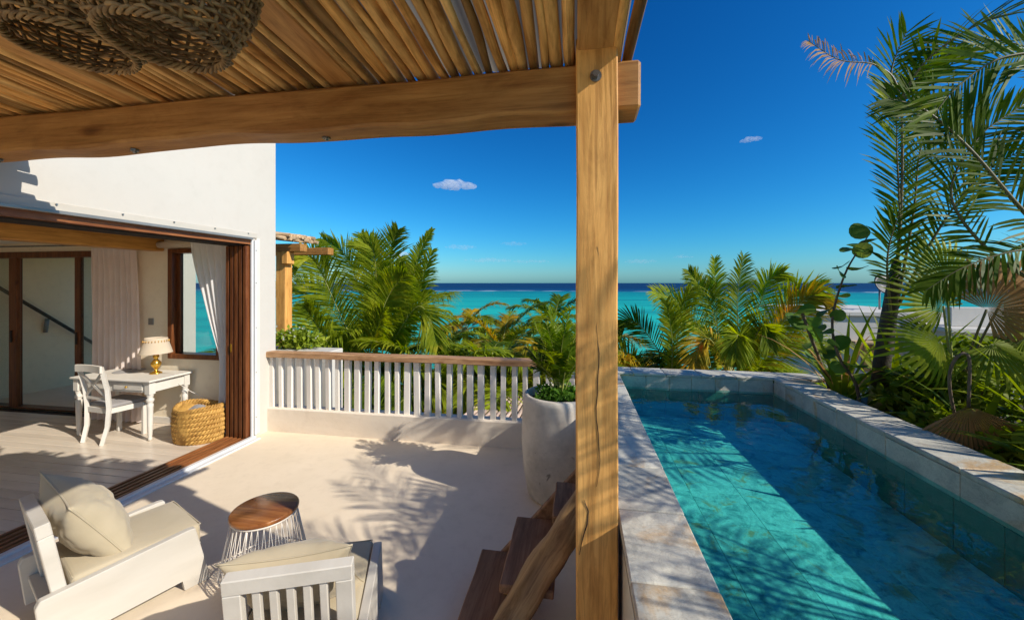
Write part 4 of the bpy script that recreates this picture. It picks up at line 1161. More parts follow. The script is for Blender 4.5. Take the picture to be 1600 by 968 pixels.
for path, ll, m in (([(1.7, 8.5, -0.4), (1.83, 8.2, 0.01), (1.85, 8.13, 0.66), (1.80, 8.07, 1.11), (1.70, 8.00, 1.55)], 0.5, 'frond'), ([(1.75, 8.6, -0.3), (1.97, 8.40, 0.10), (2.02, 8.37, 0.89), (2.09, 8.33, 1.41), (2.25, 8.30, 1.80)], 0.5, 'frond'),
    ([(1.7, 8.8, -0.2), (1.87, 8.80, 0.14), (1.46, 8.73, 0.83), (1.12, 8.67, 1.10), (0.80, 8.60, 0.90)], 0.6, 'frond_dark'), ([(1.5, 8.7, -0.3), (1.2, 8.6, 0.2), (0.8, 8.5, 0.5), (0.3, 8.4, 0.4)], 0.6, 'frond'), ([(1.5, 8.5, -0.3), (1.1, 8.2, 0.1), (0.8, 8.0, 0.25), (0.5, 7.9, 0.0)], 0.55, 'frond_yellow')):
    hero(lp_, path, ll, 60, 0.034, m, FV, .12, .2, .014, 0.0, .42, (38, 60), .25, 'rachis')
palm('coconut_palm', 'small distant coconut palm with windblown crown left of the potted plant', (-4.2, 15.2, -5.4), (-4.4, 15.0, 0.0), specs(15, -25, 75, 1.9, 80, ['frond', 'frond', 'frond_yellow']), 0.12, 'frond', 0.75, 0.05, 60, G)
palm('coconut_palm', 'dark distant coconut palm directly behind the potted plant', (-0.7, 15.2, -5.4), (-0.9, 15.0, 0.3), specs(14, -25, 75, 1.9, 75, ['frond', 'frond_dark']), 0.12, 'frond', 0.75, 0.05, 60, G)
palm('coconut_palm', 'bushy low coconut palm spreading just above the middle of the handrail', (-2.1, 9.6, -5.2), (-2.15, 9.2, -0.55), specs(17, -20, 70, 2.2, 80, ['frond', 'frond', 'frond_dark']), 0.12, 'frond', 0.8, 0.04, 80, G)
palm('coconut_palm', 'shadowy coconut palm behind the left end of the railing', (-5.9, 7.9, -5.2), (-6.0, 7.6, -0.3), specs(14, -20, 65, 2.3, 75, ['frond', 'frond_dark']), 0.12, 'frond', 0.8, 0.04, 80, G)
palm('coconut_palm', 'tiny far coconut palm near the shore seen left of the potted plant', (-3.4, 19.5, -6.4), (-3.5, 19.3, -0.55), specs(12, -25, 75, 1.8, 80, ['frond', 'frond_dark']), 0.12, 'frond', 0.6, 0.045, 40, G)

for (lab, b, c, n_) in (('low coconut palm whose yellow green fronds show between the railing slats', (-2.9, 8.4, -5.2), (-2.95, 8.1, -0.6), 16),
    ('low coconut palm below the railing just left of the pot', (-1.3, 8.9, -5.2), (-1.35, 8.6, -0.75), 16),
    ('low coconut palm hidden mostly by the pot and post', (-0.1, 9.4, -5.2), (-0.15, 9.2, -0.4), 15),
    ('low coconut palm filling the gap left of the potted plant', (-2.3, 12.2, -5.2), (-2.35, 12.0, -0.35), 16)):
    palm('coconut_palm', lab, b, c, specs(n_, -25, 80, 2.1, 80, ['frond', 'frond', 'frond_yellow', 'frond_dark']), 0.12, 'frond', 0.75, 0.04, 70, G)

# bushes filling the slope below
def leaf_cloud(c, rx, ry, rz, n, size, seed):
    rg = random.Random(seed)
    mb = MB(); vs, bm = mb.bm.verts, mb.bm
    for i in range(n):
        while True:
            v = Vector((rg.uniform(-1, 1), rg.uniform(-1, 1), rg.uniform(-1, 1)))
            if 0.35 < v.length < 1: break
        lump = 0.75 + 0.45 * noise.noise((v.x * 2.2 + seed, v.y * 2.2, v.z * 2.2))
        p = Vector((c[0] + v.x * rx * lump, c[1] + v.y * ry * lump, c[2] + v.z * rz * lump))
        d = Vector((rg.uniform(-1, 1), rg.uniform(-1, 1), rg.uniform(-.6, .8))).normalized()
        w = d.cross(Vector((rg.uniform(-1, 1), rg.uniform(-1, 1), rg.uniform(.2, 1)))).normalized()
        s = size * rg.uniform(.6, 1.3)
        a, b, e, f = vs.new(p), vs.new(p + d * s * .5 + w * s * .22), vs.new(p + d * s), vs.new(p + d * s * .5 - w * s * .22)
        bm.faces.new((a, b, e)); bm.faces.new((a, e, f))
    return mb
GB = 'green bushes on the slope below the terrace'
for i, (x, y, z, rx, ry, rz_b, lab) in enumerate((
    (-6.4, 10.5, -2.0, 2.4, 1.6, 1.7, 'wide green bush under the largest coconut palm'), (-2.4, 11.5, -2.0, 3.0, 1.6, 1.5, 'green bush seen between the railing slats at the middle'),
    (0.8, 12.0, -1.6, 2.6, 1.6, 1.5, 'green bush behind the timber post and far pool edge'), (4.2, 11.6, -2.2, 2.6, 1.6, 1.7, 'green bush under the orange tinged coconut palm'),
    (1.6, 10.2, -1.2, 1.8, 1.0, 1.1, 'rounded green bush just beyond the far pool coping'), (3.6, 10.0, -1.1, 1.7, 1.0, 1.1, 'green bush half hidden below the orange tinged palm crown'),
    (7.6, 11.0, -2.4, 1.8, 1.4, 1.3, 'green bush in front of the white neighbouring villa'), (-3.8, 8.9, -2.8, 1.6, 1.0, 1.4, 'green bush close below the left end of the railing'))):
    t = wthing('bush', lab, 'bush', (x, y, -5.2), GB)
    tag(leaf_cloud((x, y, z), rx, ry, rz_b, 3600, 0.24, i).build('foliage', MAT['shrub'], t, recalc=False), kind='stuff')
    for k in range(4):
        a = k * 1.6
        MB().tube([(x, y, -5.3), (x + .3 * math.cos(a), y + .3 * math.sin(a), (z - 5.2) / 2), (x + rx * .5 * math.cos(a), y + ry * .5 * math.sin(a), z)], [.07, .05, .02], 7).build('stem', MAT['twig'], t)

# potted palm
pp = thing('potted_palm', 'small leafy palm growing in the tall cement pot', 'plant', (-0.16, 3.55, 0.86))
for i in range(26):
    az = i * 137.5; e0 = 88 - 1.7 * i + rnd(-4, 4)
    k = 0.0 if i < 14 else 0.12
    path = arc((0.03 * math.cos(az), 0.03 * math.sin(az), k), R(az), R(e0), rnd(.64, .90) * (1 - 0.025 * i), R(rnd(15, 42)), sway=rnd(-.3, .3))
    place('frond', frond_mesh(path, 0.19, 0.018, 24, [MAT['frond' if i % 3 == 0 else 'frond_dark'], MAT['rachis']], rr=0.008, start=0.30, droop=.3, vee=.3, fwd=(30, 62)), pp)
MB().tube([(0, 0, -0.01), (0.01, 0.0, 0.18), (0.0, 0.01, 0.32)], [.03, .026, .02], 8).build('stem', MAT['stem_yellow'], pp)
gc = leaf_cloud((-0.16, 3.55, 0.90), 0.27, 0.27, 0.09, 1500, 0.045, 91).build('pot_groundcover', MAT['moss'], None, recalc=False)
tag(gc, 'bright green feathery ground cover filling the top of the cement pot', 'ground cover', kind='stuff')

# white flowering shrub on the white block
bl = wthing('planter_block', 'white plastered block wall end just beyond the railing', 'wall', (-3.7, 5.3, 0))
MB().box((-4.6, 5.0, -5.2), (-3.44, 5.32, 0.935), 0.01).build('block', MAT['stucco'], bl)
fs = wthing('flowering_shrub', 'small white flowering shrub beside the house corner', 'shrub', (-4.2, 5.3, 0.95))
tag(leaf_cloud((-4.1, 5.2, 1.06), 0.48, 0.24, 0.19, 1000, 0.09, 5).build('foliage', MAT['shrub_light'], fs, recalc=False), kind='stuff')
mb = MB()
for i in range(26):
    p = Vector((-4.1 + rnd(-.43, .4), 5.2 + rnd(-.25, .1), 1.12 + rnd(-.05, .13)))
    for k in range(5):
        a = 2 * math.pi * k / 5 + rnd(0, .4)
        d = Vector((math.cos(a), -0.4, math.sin(a))) * 0.022
        e = Vector((math.cos(a + .6), -0.3, math.sin(a + .6))) * 0.014; f = Vector((math.cos(a - .6), -0.3, math.sin(a - .6))) * 0.014
        mb.poly([p, p + e, p + d, p + f])
tag(mb.build('blossom', MAT['petal'], fs, recalc=False), kind='stuff')
MB().tube([(-4.2, 5.3, .94), (-4.22, 5.28, 1.1)], .02, 6).build('stem', MAT['twig'], fs)

# neighbouring pergola beyond the corner
np_ = wthing('pergola', 'far timber pergola corner showing past the white house wall', 'pergola', (-5.5, 6.4, 0))
MB().box((-5.33, 6.2, -0.5), (-5.14, 6.38, 2.46), 0.008).build('post', MAT['post'], np_)
MB().box((-5.16, 6.14, 2.24), (-5.05, 6.32, 2.46), 0.008).build('brace', MAT['post'], np_)
MB().box((-7.5, 6.18, 2.461), (-4.82, 6.36, 2.60), 0.008).build('beam', MAT['beam'], np_)
MB().box((-7.5, 7.0, 2.461), (-4.85, 7.18, 2.60), 0.008).build('beam', MAT['beam'], np_)
for i in range(34):
    yy = 5.90 + (i % 17) * 0.045 + 0.03 * (i // 17); sd = i * 3.1
    pts = [(-4.86 - 2.7 * k / 9 + rnd(0, 0), yy + 0.03 * noise.noise((k * .5, sd, 0)), 2.66 + 0.30 * (k / 9) * 1.2 + 0.02 * noise.noise((k * .6, sd, 4)) + 0.062 * (i // 17)) for k in range(10)]
    MB().tube([Vector(p) + Vector((rnd(-.1, .08), 0, 0)) for p in pts], [0.034 + 0.008 * noise.noise((k, sd, 2)) for k in range(10)], 7).build('stick', MAT['stick_x'], np_)
tw_ = wthing('lower_terrace', 'pale lower terrace block carrying the far pergola', 'terrace', (-6.8, 6.8, -5.2))
MB().box((-9.0, 5.8, -5.2), (-5.0, 9.2, -0.5), 0.01).build('block', MAT['stucco'], tw_)

# lower stick roof below the railing
lr = wthing('stick_roof', 'lower roof of bleached poles seen through the railing beside the pot', 'roof', (-0.9, 7.5, -0.6))
for i in range(24):
    xx = -1.80 + i * 0.085; sd = i * 5.7
    pts = [(xx + 0.03 * noise.noise((k * .5, sd, 0)), 6.0 + 4.4 * k / 11, -0.24 - 0.44 * k / 11 + 0.02 * noise.noise((k * .6, sd, 3))) for k in range(12)]
    MB().tube(pts, [0.034 + 0.008 * noise.noise((k, sd, 1)) for k in range(12)], 7).build('pole', MAT['stick_far'], lr)
MB().box((-1.9, 6.15, -0.42), (0.3, 6.27, -0.29), 0.006).build('beam', MAT['alu'], lr)
MB().box((-1.8, 9.9, -0.86), (0.2, 10.02, -0.72), 0.006).build('beam', MAT['stick_far'], lr)
for x in (-1.7, 0.1):
    for yy in (6.21, 9.96): MB().tube([(x, yy, -5.3), (x, yy, -0.45 if yy < 8 else -0.87)], 0.06, 8).build('post', MAT['stick_far'], lr)

# ------------------------------------------------------------------ neighbouring villas on the right
vb = wthing('white_villa', 'white flat roofed villa block behind the planted bed', 'villa', (9.0, 15, -5.2))
MB().box((7.76, 14.0, -5.2), (11.0, 18, 0.86), 0.01).build('wall', MAT['stucco'], vb)
MB().box((7.66, 13.9, 0.861), (11.1, 18.1, 1.0), 0.015).build('parapet', MAT['stucco'], vb)
wo = MB().box((8.85, 13.96, -0.88), (9.45, 13.9995, -0.05), 0.01).build('window', MAT['rail'], vb)
mb = MB()
for k in range(3): mb.box((8.9 + .18 * k, 13.945, -0.83), (9.05 + .18 * k, 13.9595, -0.1), 0.004)
for v in mb.bm.verts: v.co -= vb.location
place('louvre', mb.mesh('louvre', MAT['post']), wo)
MB().box((8.5, 13.7, 0.02), (9.9, 13.9995, 0.09), 0.006).build('canopy', MAT['stick_x'], vb)
vc = wthing('white_villa', 'long pale villa roof terrace at the right behind the fan palms', 'villa', (14, 14.5, -5.2))
MB().box((10.2, 12.6, -5.2), (22, 17, 0.55), 0.01).build('wall', MAT['stucco'], vc)
MB().box((10.0, 12.4, 0.551), (22.2, 17.2, 0.68), 0.015).build('roof_slab', MAT['stucco'], vc)
MB().box((10.4, 12.9, 0.681), (22, 13.1, 1.22), 0.012).build('parapet', MAT['stucco'], vc)
MB().box((12.6, 11.6, -5.2), (20, 12.3995, -0.6), 0.01).build('wing', MAT['stucco'], vc)
ds = wthing('satellite_dish', 'dark satellite dish on the white villa roof', 'satellite dish', (10.2, 15.2, 1.0))
mb = MB().lathe([(0.0, 0.0), (0.12, 0.012), (0.24, 0.05), (0.36, 0.12), (0.37, 0.125), (0.24, 0.065), (0.0, 0.02)], 28)
Md = Matrix.Translation((10.2, 15.15, 1.82)) @ Matrix.Rotation(R(68), 4, 'X') @ Matrix.Rotation(R(12), 4, 'Y')
mb.warp(lambda c: Md @ c).build('dish', MAT['dish'], ds)
MB().tube([(10.2, 15.25, 1.0), (10.2, 15.25, 1.78)], 0.03, 8).build('mast', MAT['grey_alu'], ds)
MB().tube([(10.2, 15.0, 1.55), (10.17, 14.55, 1.75)], 0.015, 6).tube([(10.17, 14.56, 1.74), (10.16, 14.46, 1.79)], 0.04, 8).build('feed_arm', MAT['grey_alu'], ds)

# ------------------------------------------------------------------ planted bed at the right of the pool
GP = 'slender palms in the planted bed'
t1 = wthing('slender_palm', 'tall slender palm with a ringed dark stem beside the far right pool corner', 'palm', (2.68, 4.0, 0.66), GP)
MB().tube([(2.66, 4.0, 0.66), (2.665, 4.0, 0.80), (2.67, 3.99, 0.98)], [0.085, 0.075, 0.066], 12).build('stem_base', MAT['stem_yellow'], t1)
MB().tube([(2.67, 3.99, 0.97), (2.675, 3.97, 1.2), (2.70, 3.95, 1.5), (2.72, 3.92, 1.8), (2.74, 3.9, 2.1)], [0.064, 0.062, 0.058, 0.05, 0.03], 12).build('stem', MAT['trunk_dark'], t1)
hero(t1, [(2.72, 3.92, 1.7), (2.76, 3.9, 2.4), (2.74, 3.9, 3.1), (2.73, 3.88, 3.62)], 0.42, 52, tipk=.75, start=.28, fwd=(35, 45))
hero(t1, [(2.73, 3.9, 1.8), (2.78, 3.9, 2.8), (2.74, 3.88, 3.55), (2.55, 3.85, 3.78), (2.25, 3.82, 3.84), (1.99, 3.8, 4.02)], 0.24, 44, m='frond_dead', start=.62, gap=.45, w=.010, droop=.5, vee=.3)
hero(t1, [(2.73, 3.9, 3.3), (2.84, 3.85, 3.62), (3.05, 3.8, 3.80), (3.3, 3.8, 3.82)], 0.42, 30, start=.1, normal=(0, -0.6, .8), tipk=.6)
hero(t1, [(2.73, 3.9, 3.4), (2.80, 3.7, 3.7), (2.95, 3.4, 3.82), (3.15, 3.2, 3.75)], 0.40, 24, start=.1, tipk=.6, normal=(0.2, -0.8, .5))
hero(t1, [(2.73, 3.9, 3.4), (2.70, 3.9, 3.75), (2.78, 3.85, 4.05)], 0.34, 18, start=.1, tipk=.7)
hero(t1, [(2.72, 3.92, 1.6), (2.95, 3.8, 2.3), (3.18, 3.7, 2.75), (3.5, 3.6, 3.0)], 0.40, 44, start=.2)
hero(t1, [(2.72, 3.92, 1.5), (2.60, 3.8, 2.1), (2.62, 3.7, 2.5)], 0.36, 26, start=.3)
hero(t1, [(2.74, 3.92, 1.6), (2.9, 3.95, 2.5), (3.0, 4.0, 3.1), (3.2, 4.0, 3.5)], 0.40, 46, start=.2)
t2 = wthing('slender_palm', 'slender palm leaning in from the right edge with arching dark fronds', 'palm', (3.75, 3.0, 0.66), GP)
MB().tube([(3.75, 3.0, 0.66), (3.72, 3.02, 1.2), (3.66, 3.05, 1.7)], [0.08, 0.07, 0.05], 12).build('stem', MAT['trunk_dark'], t2)
hero(t2, [(3.66, 3.1, 1.65), (3.3, 3.2, 2.05), (3.0, 3.2, 2.39), (2.69, 3.2, 2.83), (2.42, 3.2, 3.12), (2.2, 3.2, 3.22)], 0.46, 56, start=.15, rr=.02)
hero(t2, [(3.66, 3.1, 1.7), (3.5, 3.15, 2.6), (3.2, 3.2, 3.35), (2.9, 3.2, 3.45), (2.6, 3.2, 3.25), (2.4, 3.2, 2.95)], 0.46, 60, start=.2, rr=.018)
hero(t2, [(3.66, 3.1, 1.6), (3.3, 3.1, 2.0), (2.95, 3.1, 2.12), (2.6, 3.1, 2.02), (2.35, 3.1, 1.85)], 0.28, 52, start=.2, droop=.25, normal=(0, -.7, .7))
hero(t2, [(3.66, 3.1, 1.7), (3.1, 3.3, 1.95), (2.75, 3.4, 2.5), (2.9, 3.4, 2.95), (3.2, 3.4, 3.2)], 0.40, 44, start=.35, rr=.016)
hero(t2, [(3.66, 3.1, 1.7), (3.55, 2.7, 2.3), (3.2, 2.4, 2.75), (2.85, 2.2, 2.9), (2.5, 2.0, 2.75)], 0.46, 52, start=.2, normal=(0, -.5, .8))
hero(t2, [(3.66, 3.1, 1.7), (3.9, 2.4, 2.5), (3.6, 1.9, 3.0), (3.2, 1.6, 3.1), (2.7, 1.4, 2.9)], 0.46, 52, start=.2, normal=(0, -.5, .8))
hero(t2, [(3.66, 3.1, 1.7), (3.9, 3.3, 2.7), (3.7, 3.6, 3.5), (3.3, 3.8, 3.9), (2.9, 3.9, 3.8)], 0.46, 52, start=.2)
t3 = wthing('slender_palm', 'slender palm of the bed standing nearest the camera, mostly outside the frame', 'palm', (3.6, 1.2, 0.66), GP)
MB().tube([(3.6, 1.2, 0.66), (3.6, 1.2, 1.8)], [0.08, 0.05], 12).build('stem', MAT['trunk_dark'], t3)
for az, e, L, bd in ((175, 70, 2.2, 70), (215, 55, 2.0, 85), (100, 72, 2.0, 60), (0, 60, 2, 80), (150, 66, 2.3, 60), (235, 70, 2.2, 55), (190, 58, 2.4, 62), (130, 75, 2.4, 48), (200, 76, 2.4, 45)):
    hero(t3, arc((3.6, 1.2, 1.75), R(az), R(e), L, R(bd)), 0.46, 40, w=.016, gap=.12, normal=(0, 0, 1), start=.2, droop=.3)

sg = wthing('sea_grape', 'young sea grape with round leaves on a bent stem by the pool corner', 'shrub', (2.46, 3.95, 0.66))
stem = catmull([(2.50, 3.95, 0.66), (2.44, 3.92, 1.0), (2.29, 3.9, 1.25), (2.24, 3.9, 1.57), (2.33, 3.9, 1.95), (2.44, 3.9, 2.18), (2.52, 3.9, 2.31)], 24)
MB().tube(stem, [0.016 - 0.0005 * i for i in range(25)], 7).build('stem', MAT['twig'], sg)
dm_ = MB(); cc = dm_.bm.verts.new((0.07, 0, 0)); rim = []
for k in range(14):
    a = 2 * math.pi * k / 14
    rim.append(dm_.bm.verts.new((0.07 + 0.072 * math.cos(a), 0.066 * math.sin(a), 0.012 * math.cos(2 * a) + 0.008)))
for k in range(14):
    f = dm_.bm.faces.new((cc, rim[k], rim[(k + 1) % 14])); f.smooth = True
dmesh = dm_.mesh('leaf', MAT['grape'], recalc=False)
def grape_leaves(t, pts, n, lo=3, s=1.0):
    for i in range(n):
        p = pts[int(lo + (len(pts) - 1 - lo) * i / (n - 1))] - Vector(t.location)
        o = place('leaf', dmesh, t, p, (rnd(-1.3, .2), rnd(-.9, .5), i * 2.6 + rnd(-.5, .5)))
        o.scale = (s * rnd(.75, 1.25),) * 3
grape_leaves(sg, stem, 19, 5)
sg2 = wthing('sea_grape', 'low sea grape sprig with big round leaves left of the ringed palm stem', 'shrub', (2.42, 4.25, 0.66))
stem2 = catmull([(2.46, 4.25, 0.66), (2.38, 4.25, 1.0), (2.22, 4.2, 1.4), (2.15, 4.2, 1.62)], 16)
MB().tube(stem2, [0.014] * 17, 6).build('stem', MAT['twig'], sg2)
grape_leaves(sg2, stem2, 11, 6, 1.15)

def fan_leaf(segs, spread, L, droop, mats, fold=0.12):
    mb = MB(); vs, bm = mb.bm.verts, mb.bm
    mb.mi = 0
    for i in range(segs):
        a = -spread / 2 + spread * (i + .5) / segs
        h = spread / segs * 0.5
        Ls = L * (0.72 + 0.28 * math.cos(a * .75)) * rnd(.9, 1.08)
        def P(r, ang, up): return Vector((r * math.cos(ang), r * math.sin(ang), up - droop * r * r / L))
        o = vs.new(P(0.01, a, 0)); l1 = vs.new(P(Ls * .55, a - h * .95, -0.004)); r1 = vs.new(P(Ls * .55, a + h * .95, -0.004)); m1 = vs.new(P(Ls * .55, a, fold * Ls * h * 1.6))
        l2 = vs.new(P(Ls * .8, a - h * .38, 0)); r2 = vs.new(P(Ls * .8, a + h * .38, 0)); tp = vs.new(P(Ls, a + rnd(-.03, .03), -droop * rnd(0, .25) * Ls))
        for f in ((o, l1, m1), (o, m1, r1), (l1, l2, m1), (m1, l2, r2), (m1, r2, r1), (l2, tp, r2)): bm.faces.new(f)
    return mb.mesh('fan_leaf', mats, recalc=False)
fans = [fan_leaf(26, 4.3, 0.46, 0.25, MAT['fanleaf']), fan_leaf(24, 3.9, 0.42, 0.5, MAT['fanleaf']), fan_leaf(26, 4.0, 0.5, 0.35, MAT['frond_dead'])]
def fan_palm(label, base, leaves, group='fan palms in the planted bed'):
    t = wthing('fan_palm', label, 'fan palm', base, group)
    b = Vector(base)
    MB().tube([b, b + Vector((0, 0, 0.35))], [.07, .05], 9).build('stem', MAT['trunk_dark'], t)
    for (end, dirv, k, s) in leaves:
        e = Vector(end)
        MB().tube(catmull([b + Vector((0, 0, .3)), (b + e) / 2 + Vector((0, 0, .18)), e], 8), 0.008, 6).build('petiole', MAT['rachis'] if k < 2 else MAT['rachis_dark'], t)
        x = Vector(dirv).normalized()
        z = Vector((0.15, -1, 0.5)); z = (z - x * z.dot(x)).normalized(); y = z.cross(x)
        M = Matrix((x, y, z)).transposed().to_4x4()
        o = place('fan_leaf', fans[k], t, e - b, M.to_euler()); o.scale = (s, s, s)
    return t
fan_palm('green fan palm with brown dry fans in front of the pale villa roof', (3.0, 3.7, 0.66), [((2.85, 3.6, 1.72), (-.5, 0, .7), 0, .95), ((3.05, 3.5, 1.70), (.4, -.2, .3), 2, 1.0), ((3.2, 3.55, 1.78), (.8, -.2, .35), 2, .95), ((2.75, 3.5, 1.45), (-.6, -.3, -.1), 1, 1.0),
    ((3.0, 3.4, 1.45), (.3, -.5, -.3), 1, 1.0), ((3.2, 3.4, 1.5), (.9, -.4, -.1), 0, .9), ((2.95, 3.7, 1.95), (.1, .1, .9), 0, .9)])
fan_palm('low dark fan palm at the right edge of the bed', (3.15, 2.7, 0.66), [((3.0, 2.7, 1.35), (-.3, -.2, .7), 1, .9), ((3.1, 2.6, 1.15), (-.6, -.5, .1), 0, .9), ((2.8, 2.6, 1.05), (-.8, -.3, 0), 1, .8), ((3.2, 2.4, 1.3), (.3, -.5, .5), 0, .9)])
dfp = wthing('dead_fan_leaf', 'brown dead fan leaf hanging over the pool coping', 'dead leaf', (2.55, 3.05, 0.66))
dl = fan_leaf(22, 2.1, 0.50, 0.15, MAT['frond_dead'], 0.3)
MB().tube(catmull([(2.62, 3.15, 0.70), (2.45, 3.05, 1.2), (2.44, 3.0, 1.40), (2.50, 2.98, 1.42), (2.49, 2.97, 1.10)], 20), 0.009, 6).build('petiole', MAT['twig'], dfp)
xv = Vector((0.08, -0.25, -1)).normalized(); zv = Vector((-0.3, -1, 0.2)); zv = (zv - xv * zv.dot(xv)).normalized(); yv_ = zv.cross(xv)
o = place('fan_leaf', dl, dfp, Vector((2.49, 2.97, 1.11)) - dfp.location, Matrix((xv, yv_, zv)).transposed().to_euler())

# strap leaved plants and leafy shrubs of the bed
def strap_plant(name, label, base, n, L, w, mat, lean=(0, 0), cat='plant', group=None, e=(25, 85)):
    t = wthing(name, label, cat, base, group)
    b = Vector(base)
    for i in range(n):
        path = arc((0, 0, 0), R(i * 137.5 + rnd(-15, 15)), R(rnd(*e)), L * rnd(.7, 1.15), R(rnd(20, 90)), 6)
        path = [p + Vector((lean[0], lean[1], 0)) * (k / 6) ** 1.5 for k, p in enumerate(path)]
        mb = MB(); vs = mb.bm.verts
        row = []
        for k, p in enumerate(path):
            tt = (path[min(k + 1, 6)] - path[max(k - 1, 0)]).normalized()
            sdv = tt.cross(UP)
            sdv = sdv.normalized() if sdv.length > .05 else Vector((1, 0, 0))
            ww = w * (0.5, .9, 1, .95, .75, .45, 0.04)[k]
            row.append((vs.new(p - sdv * ww / 2), vs.new(p - UP * ww * .12), vs.new(p + sdv * ww / 2)))
        for A, B in zip(row, row[1:]):
            for q in (0, 1):
                f = mb.bm.faces.new((A[q], A[q + 1], B[q + 1], B[q])); f.smooth = True
        place('leaf', mb.mesh('leaf', MAT[mat], recalc=False), t)
    return t
GS = 'strap leaved plants along the bed'
strap_plant('strap_plant', 'small strap leaved plant at the foot of the sea grape by the pool corner', (2.38, 4.05, 0.66), 16, 0.45, 0.035, 'shrub', group=GS)
strap_plant('strap_plant', 'upright yellow green strap leaved plant left of the ringed stem', (2.48, 4.15, 0.66), 16, 1.05, 0.045, 'fanleaf', (.1, 0), group=GS, e=(60, 88))
strap_plant('strap_plant', 'glossy strap leaved plant at the lower right frame edge', (2.75, 2.45, 0.66), 18, 0.7, 0.06, 'shrub_light', (-.1, 0), group=GS)
strap_plant('strap_plant', 'dark strap leaved plant behind the dead hanging fan leaf', (2.75, 3.2, 0.66), 20, 0.8, 0.05, 'shrub', group=GS, e=(40, 85))
strap_plant('strap_plant', 'tall strap leaved plant against the pale villa at the right edge', (3.15, 3.1, 0.66), 18, 1.05, 0.05, 'shrub_light', group=GS, e=(55, 88))
strap_plant('strap_plant', 'tall pale strap leaved plant between the ringed palm stem and the green fan palm', (2.95, 4.2, 0.66), 22, 1.15, 0.04, 'fanleaf', group=GS, e=(60, 88))
strap_plant('strap_plant', 'dry brown strap leaved plant beside the sea grape stem', (2.58, 4.3, 0.66), 12, 0.95, 0.03, 'frond_dead', group=GS, e=(60, 88))
strap_plant('strap_plant', 'mid green strap leaved plant just right of the ringed palm stem', (2.85, 3.8, 0.66), 20, 0.8, 0.045, 'fanleaf', group=GS, e=(40, 85))
GH = 'leafy shrubs filling the planted bed'
for i, (c, r3, n, m, lab) in enumerate((((2.62, 3.22, 0.84), (.28, .38, .20), 1500, 'shrub', 'dense dark shrub along the coping between ringed stem and dead fan leaf'),
    ((2.95, 3.75, 0.98), (.5, .4, .34), 1500, 'shrub', 'dark leafy shrub under the green fan palm'), ((2.72, 2.7, 0.86), (.3, .4, .25), 1300, 'shrub', 'dense shrub at the coping right of the dead fan leaf'),
    ((3.2, 2.9, 1.0), (.4, .6, .4), 1500, 'shrub', 'leafy shrub at the right frame edge behind the strap plants'), ((2.8, 1.6, 0.9), (.4, .9, .28), 1500, 'shrub', 'long shrub by the near coping outside the frame'),
    ((3.3, 4.2, 0.95), (.7, .4, .35), 1300, 'shrub_light', 'pale green shrub at the back of the bed'), ((3.7, 4.3, 1.15), (.7, .35, .38), 1600, 'shrub', 'tall leafy shrub hiding the lower part of the pale villa at the right'))):
    t = wthing('shrub', lab, 'shrub', (c[0], c[1], 0.66), GH)
    tag(leaf_cloud(c, *r3, n, 0.10, 40 + i).build('foliage', MAT[m], t, recalc=False), kind='stuff')
    for k in range(4): MB().tube([(c[0], c[1], .65), (c[0] + r3[0] * .6 * math.cos(k * 1.7), c[1] + r3[1] * .6 * math.sin(k * 1.7), c[2] + .1)], [.014, .006], 6).build('stem', MAT['twig'], t)

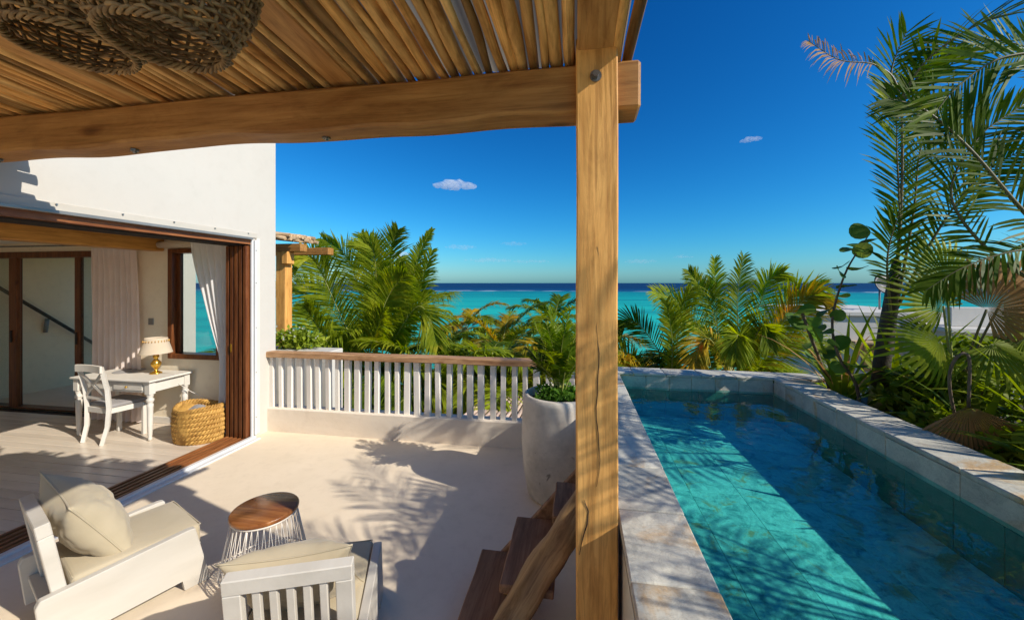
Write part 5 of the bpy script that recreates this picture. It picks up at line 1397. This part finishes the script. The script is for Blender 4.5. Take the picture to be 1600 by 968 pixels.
# ------------------------------------------------------------------ clouds
def cloud_mat(name='cloud_vapour', dens=0.016):
    m, n, l, p = nt(name)
    n.remove(p)
    v = n.new('ShaderNodeVolumePrincipled')
    v.inputs['Color'].default_value = (1, 1, 1, 1)
    v.inputs['Density'].default_value = dens
    v.inputs['Anisotropy'].default_value = 0.0
    l.new(v.outputs[0], n['Material Output'].inputs['Volume'])
    return m
MAT['cloud'] = cloud_mat()
def cloud(label, d, dist, wid, hei, n, seed, group=None):
    d = Vector(d).normalized(); c = Vector((0, 0, 1.9)) + d * dist
    s = Vector((d.y, -d.x, 0)).normalized()
    rg = random.Random(seed)
    mb = MB()
    for i in range(n):
        k = (i + .5) / n * 2 - 1
        p = c + s * (k * wid / 2) + Vector((0, 0, hei * rg.uniform(-.15, .25) * (1 - k * k)))
        r = hei * (0.28 + 0.45 * (1 - k * k)) * rg.uniform(.7, 1.1)
        M = Matrix.Translation(p) @ Matrix.Diagonal((r * 1.6, r * 1.2, r * .8, 1))
        g_ = bmesh.ops.create_icosphere(mb.bm, subdivisions=2, radius=1, matrix=M)
        for v in g_['verts']:
            q = v.co - p
            v.co = p + q * (1 + 0.35 * noise.noise((q.x / r * 1.5 + seed, q.y / r * 1.5 + i, q.z / r * 1.5)))
    return tag(mb.build('cloud', MAT['cloud']), label, 'cloud', group)
GC = 'small fair weather clouds'
cloud('small white cloud in the blue left of the post', (-0.297, 0.924, 0.239), 2600, 240, 58, 9, 1, GC)
cloud('tiny wispy cloud high in the sky right of the post', (0.358, 0.885, 0.298), 2600, 95, 26, 6, 2, GC)
cloud('low flat cloud beside the tip of the largest palm', (-0.436, 0.897, 0.069), 4200, 260, 60, 7, 3, GC)
MAT['thin'] = cloud_mat('thin_cloud_vapour', 0.0022)
GT = 'thin cloud streaks over the horizon'
for i, (d, w, h, lab) in enumerate((
    ((-0.291, 0.953, 0.090), 520, 75, 'thin cloud streak just right of the largest palm above the sea'),
    ((-0.16, 0.98, 0.100), 420, 60, 'highest thin cloud streak between the largest palm and the post'),
    ((-0.225, 0.97, 0.058), 800, 70, 'long low cloud streak over the horizon left of centre'),
    ((-0.116, 0.991, 0.055), 620, 60, 'low cloud streak over the horizon beside the post'),
    ((0.15, 0.98, 0.052), 480, 60, 'low cloud streak over the horizon just right of the post'),
    ((0.24, 0.96, 0.060), 300, 45, 'short low cloud streak above the orange tinged palm'))):
    cloud(lab, d, 6500, w, h, 9, 10 + i, GT).data.materials[0] = MAT['thin']
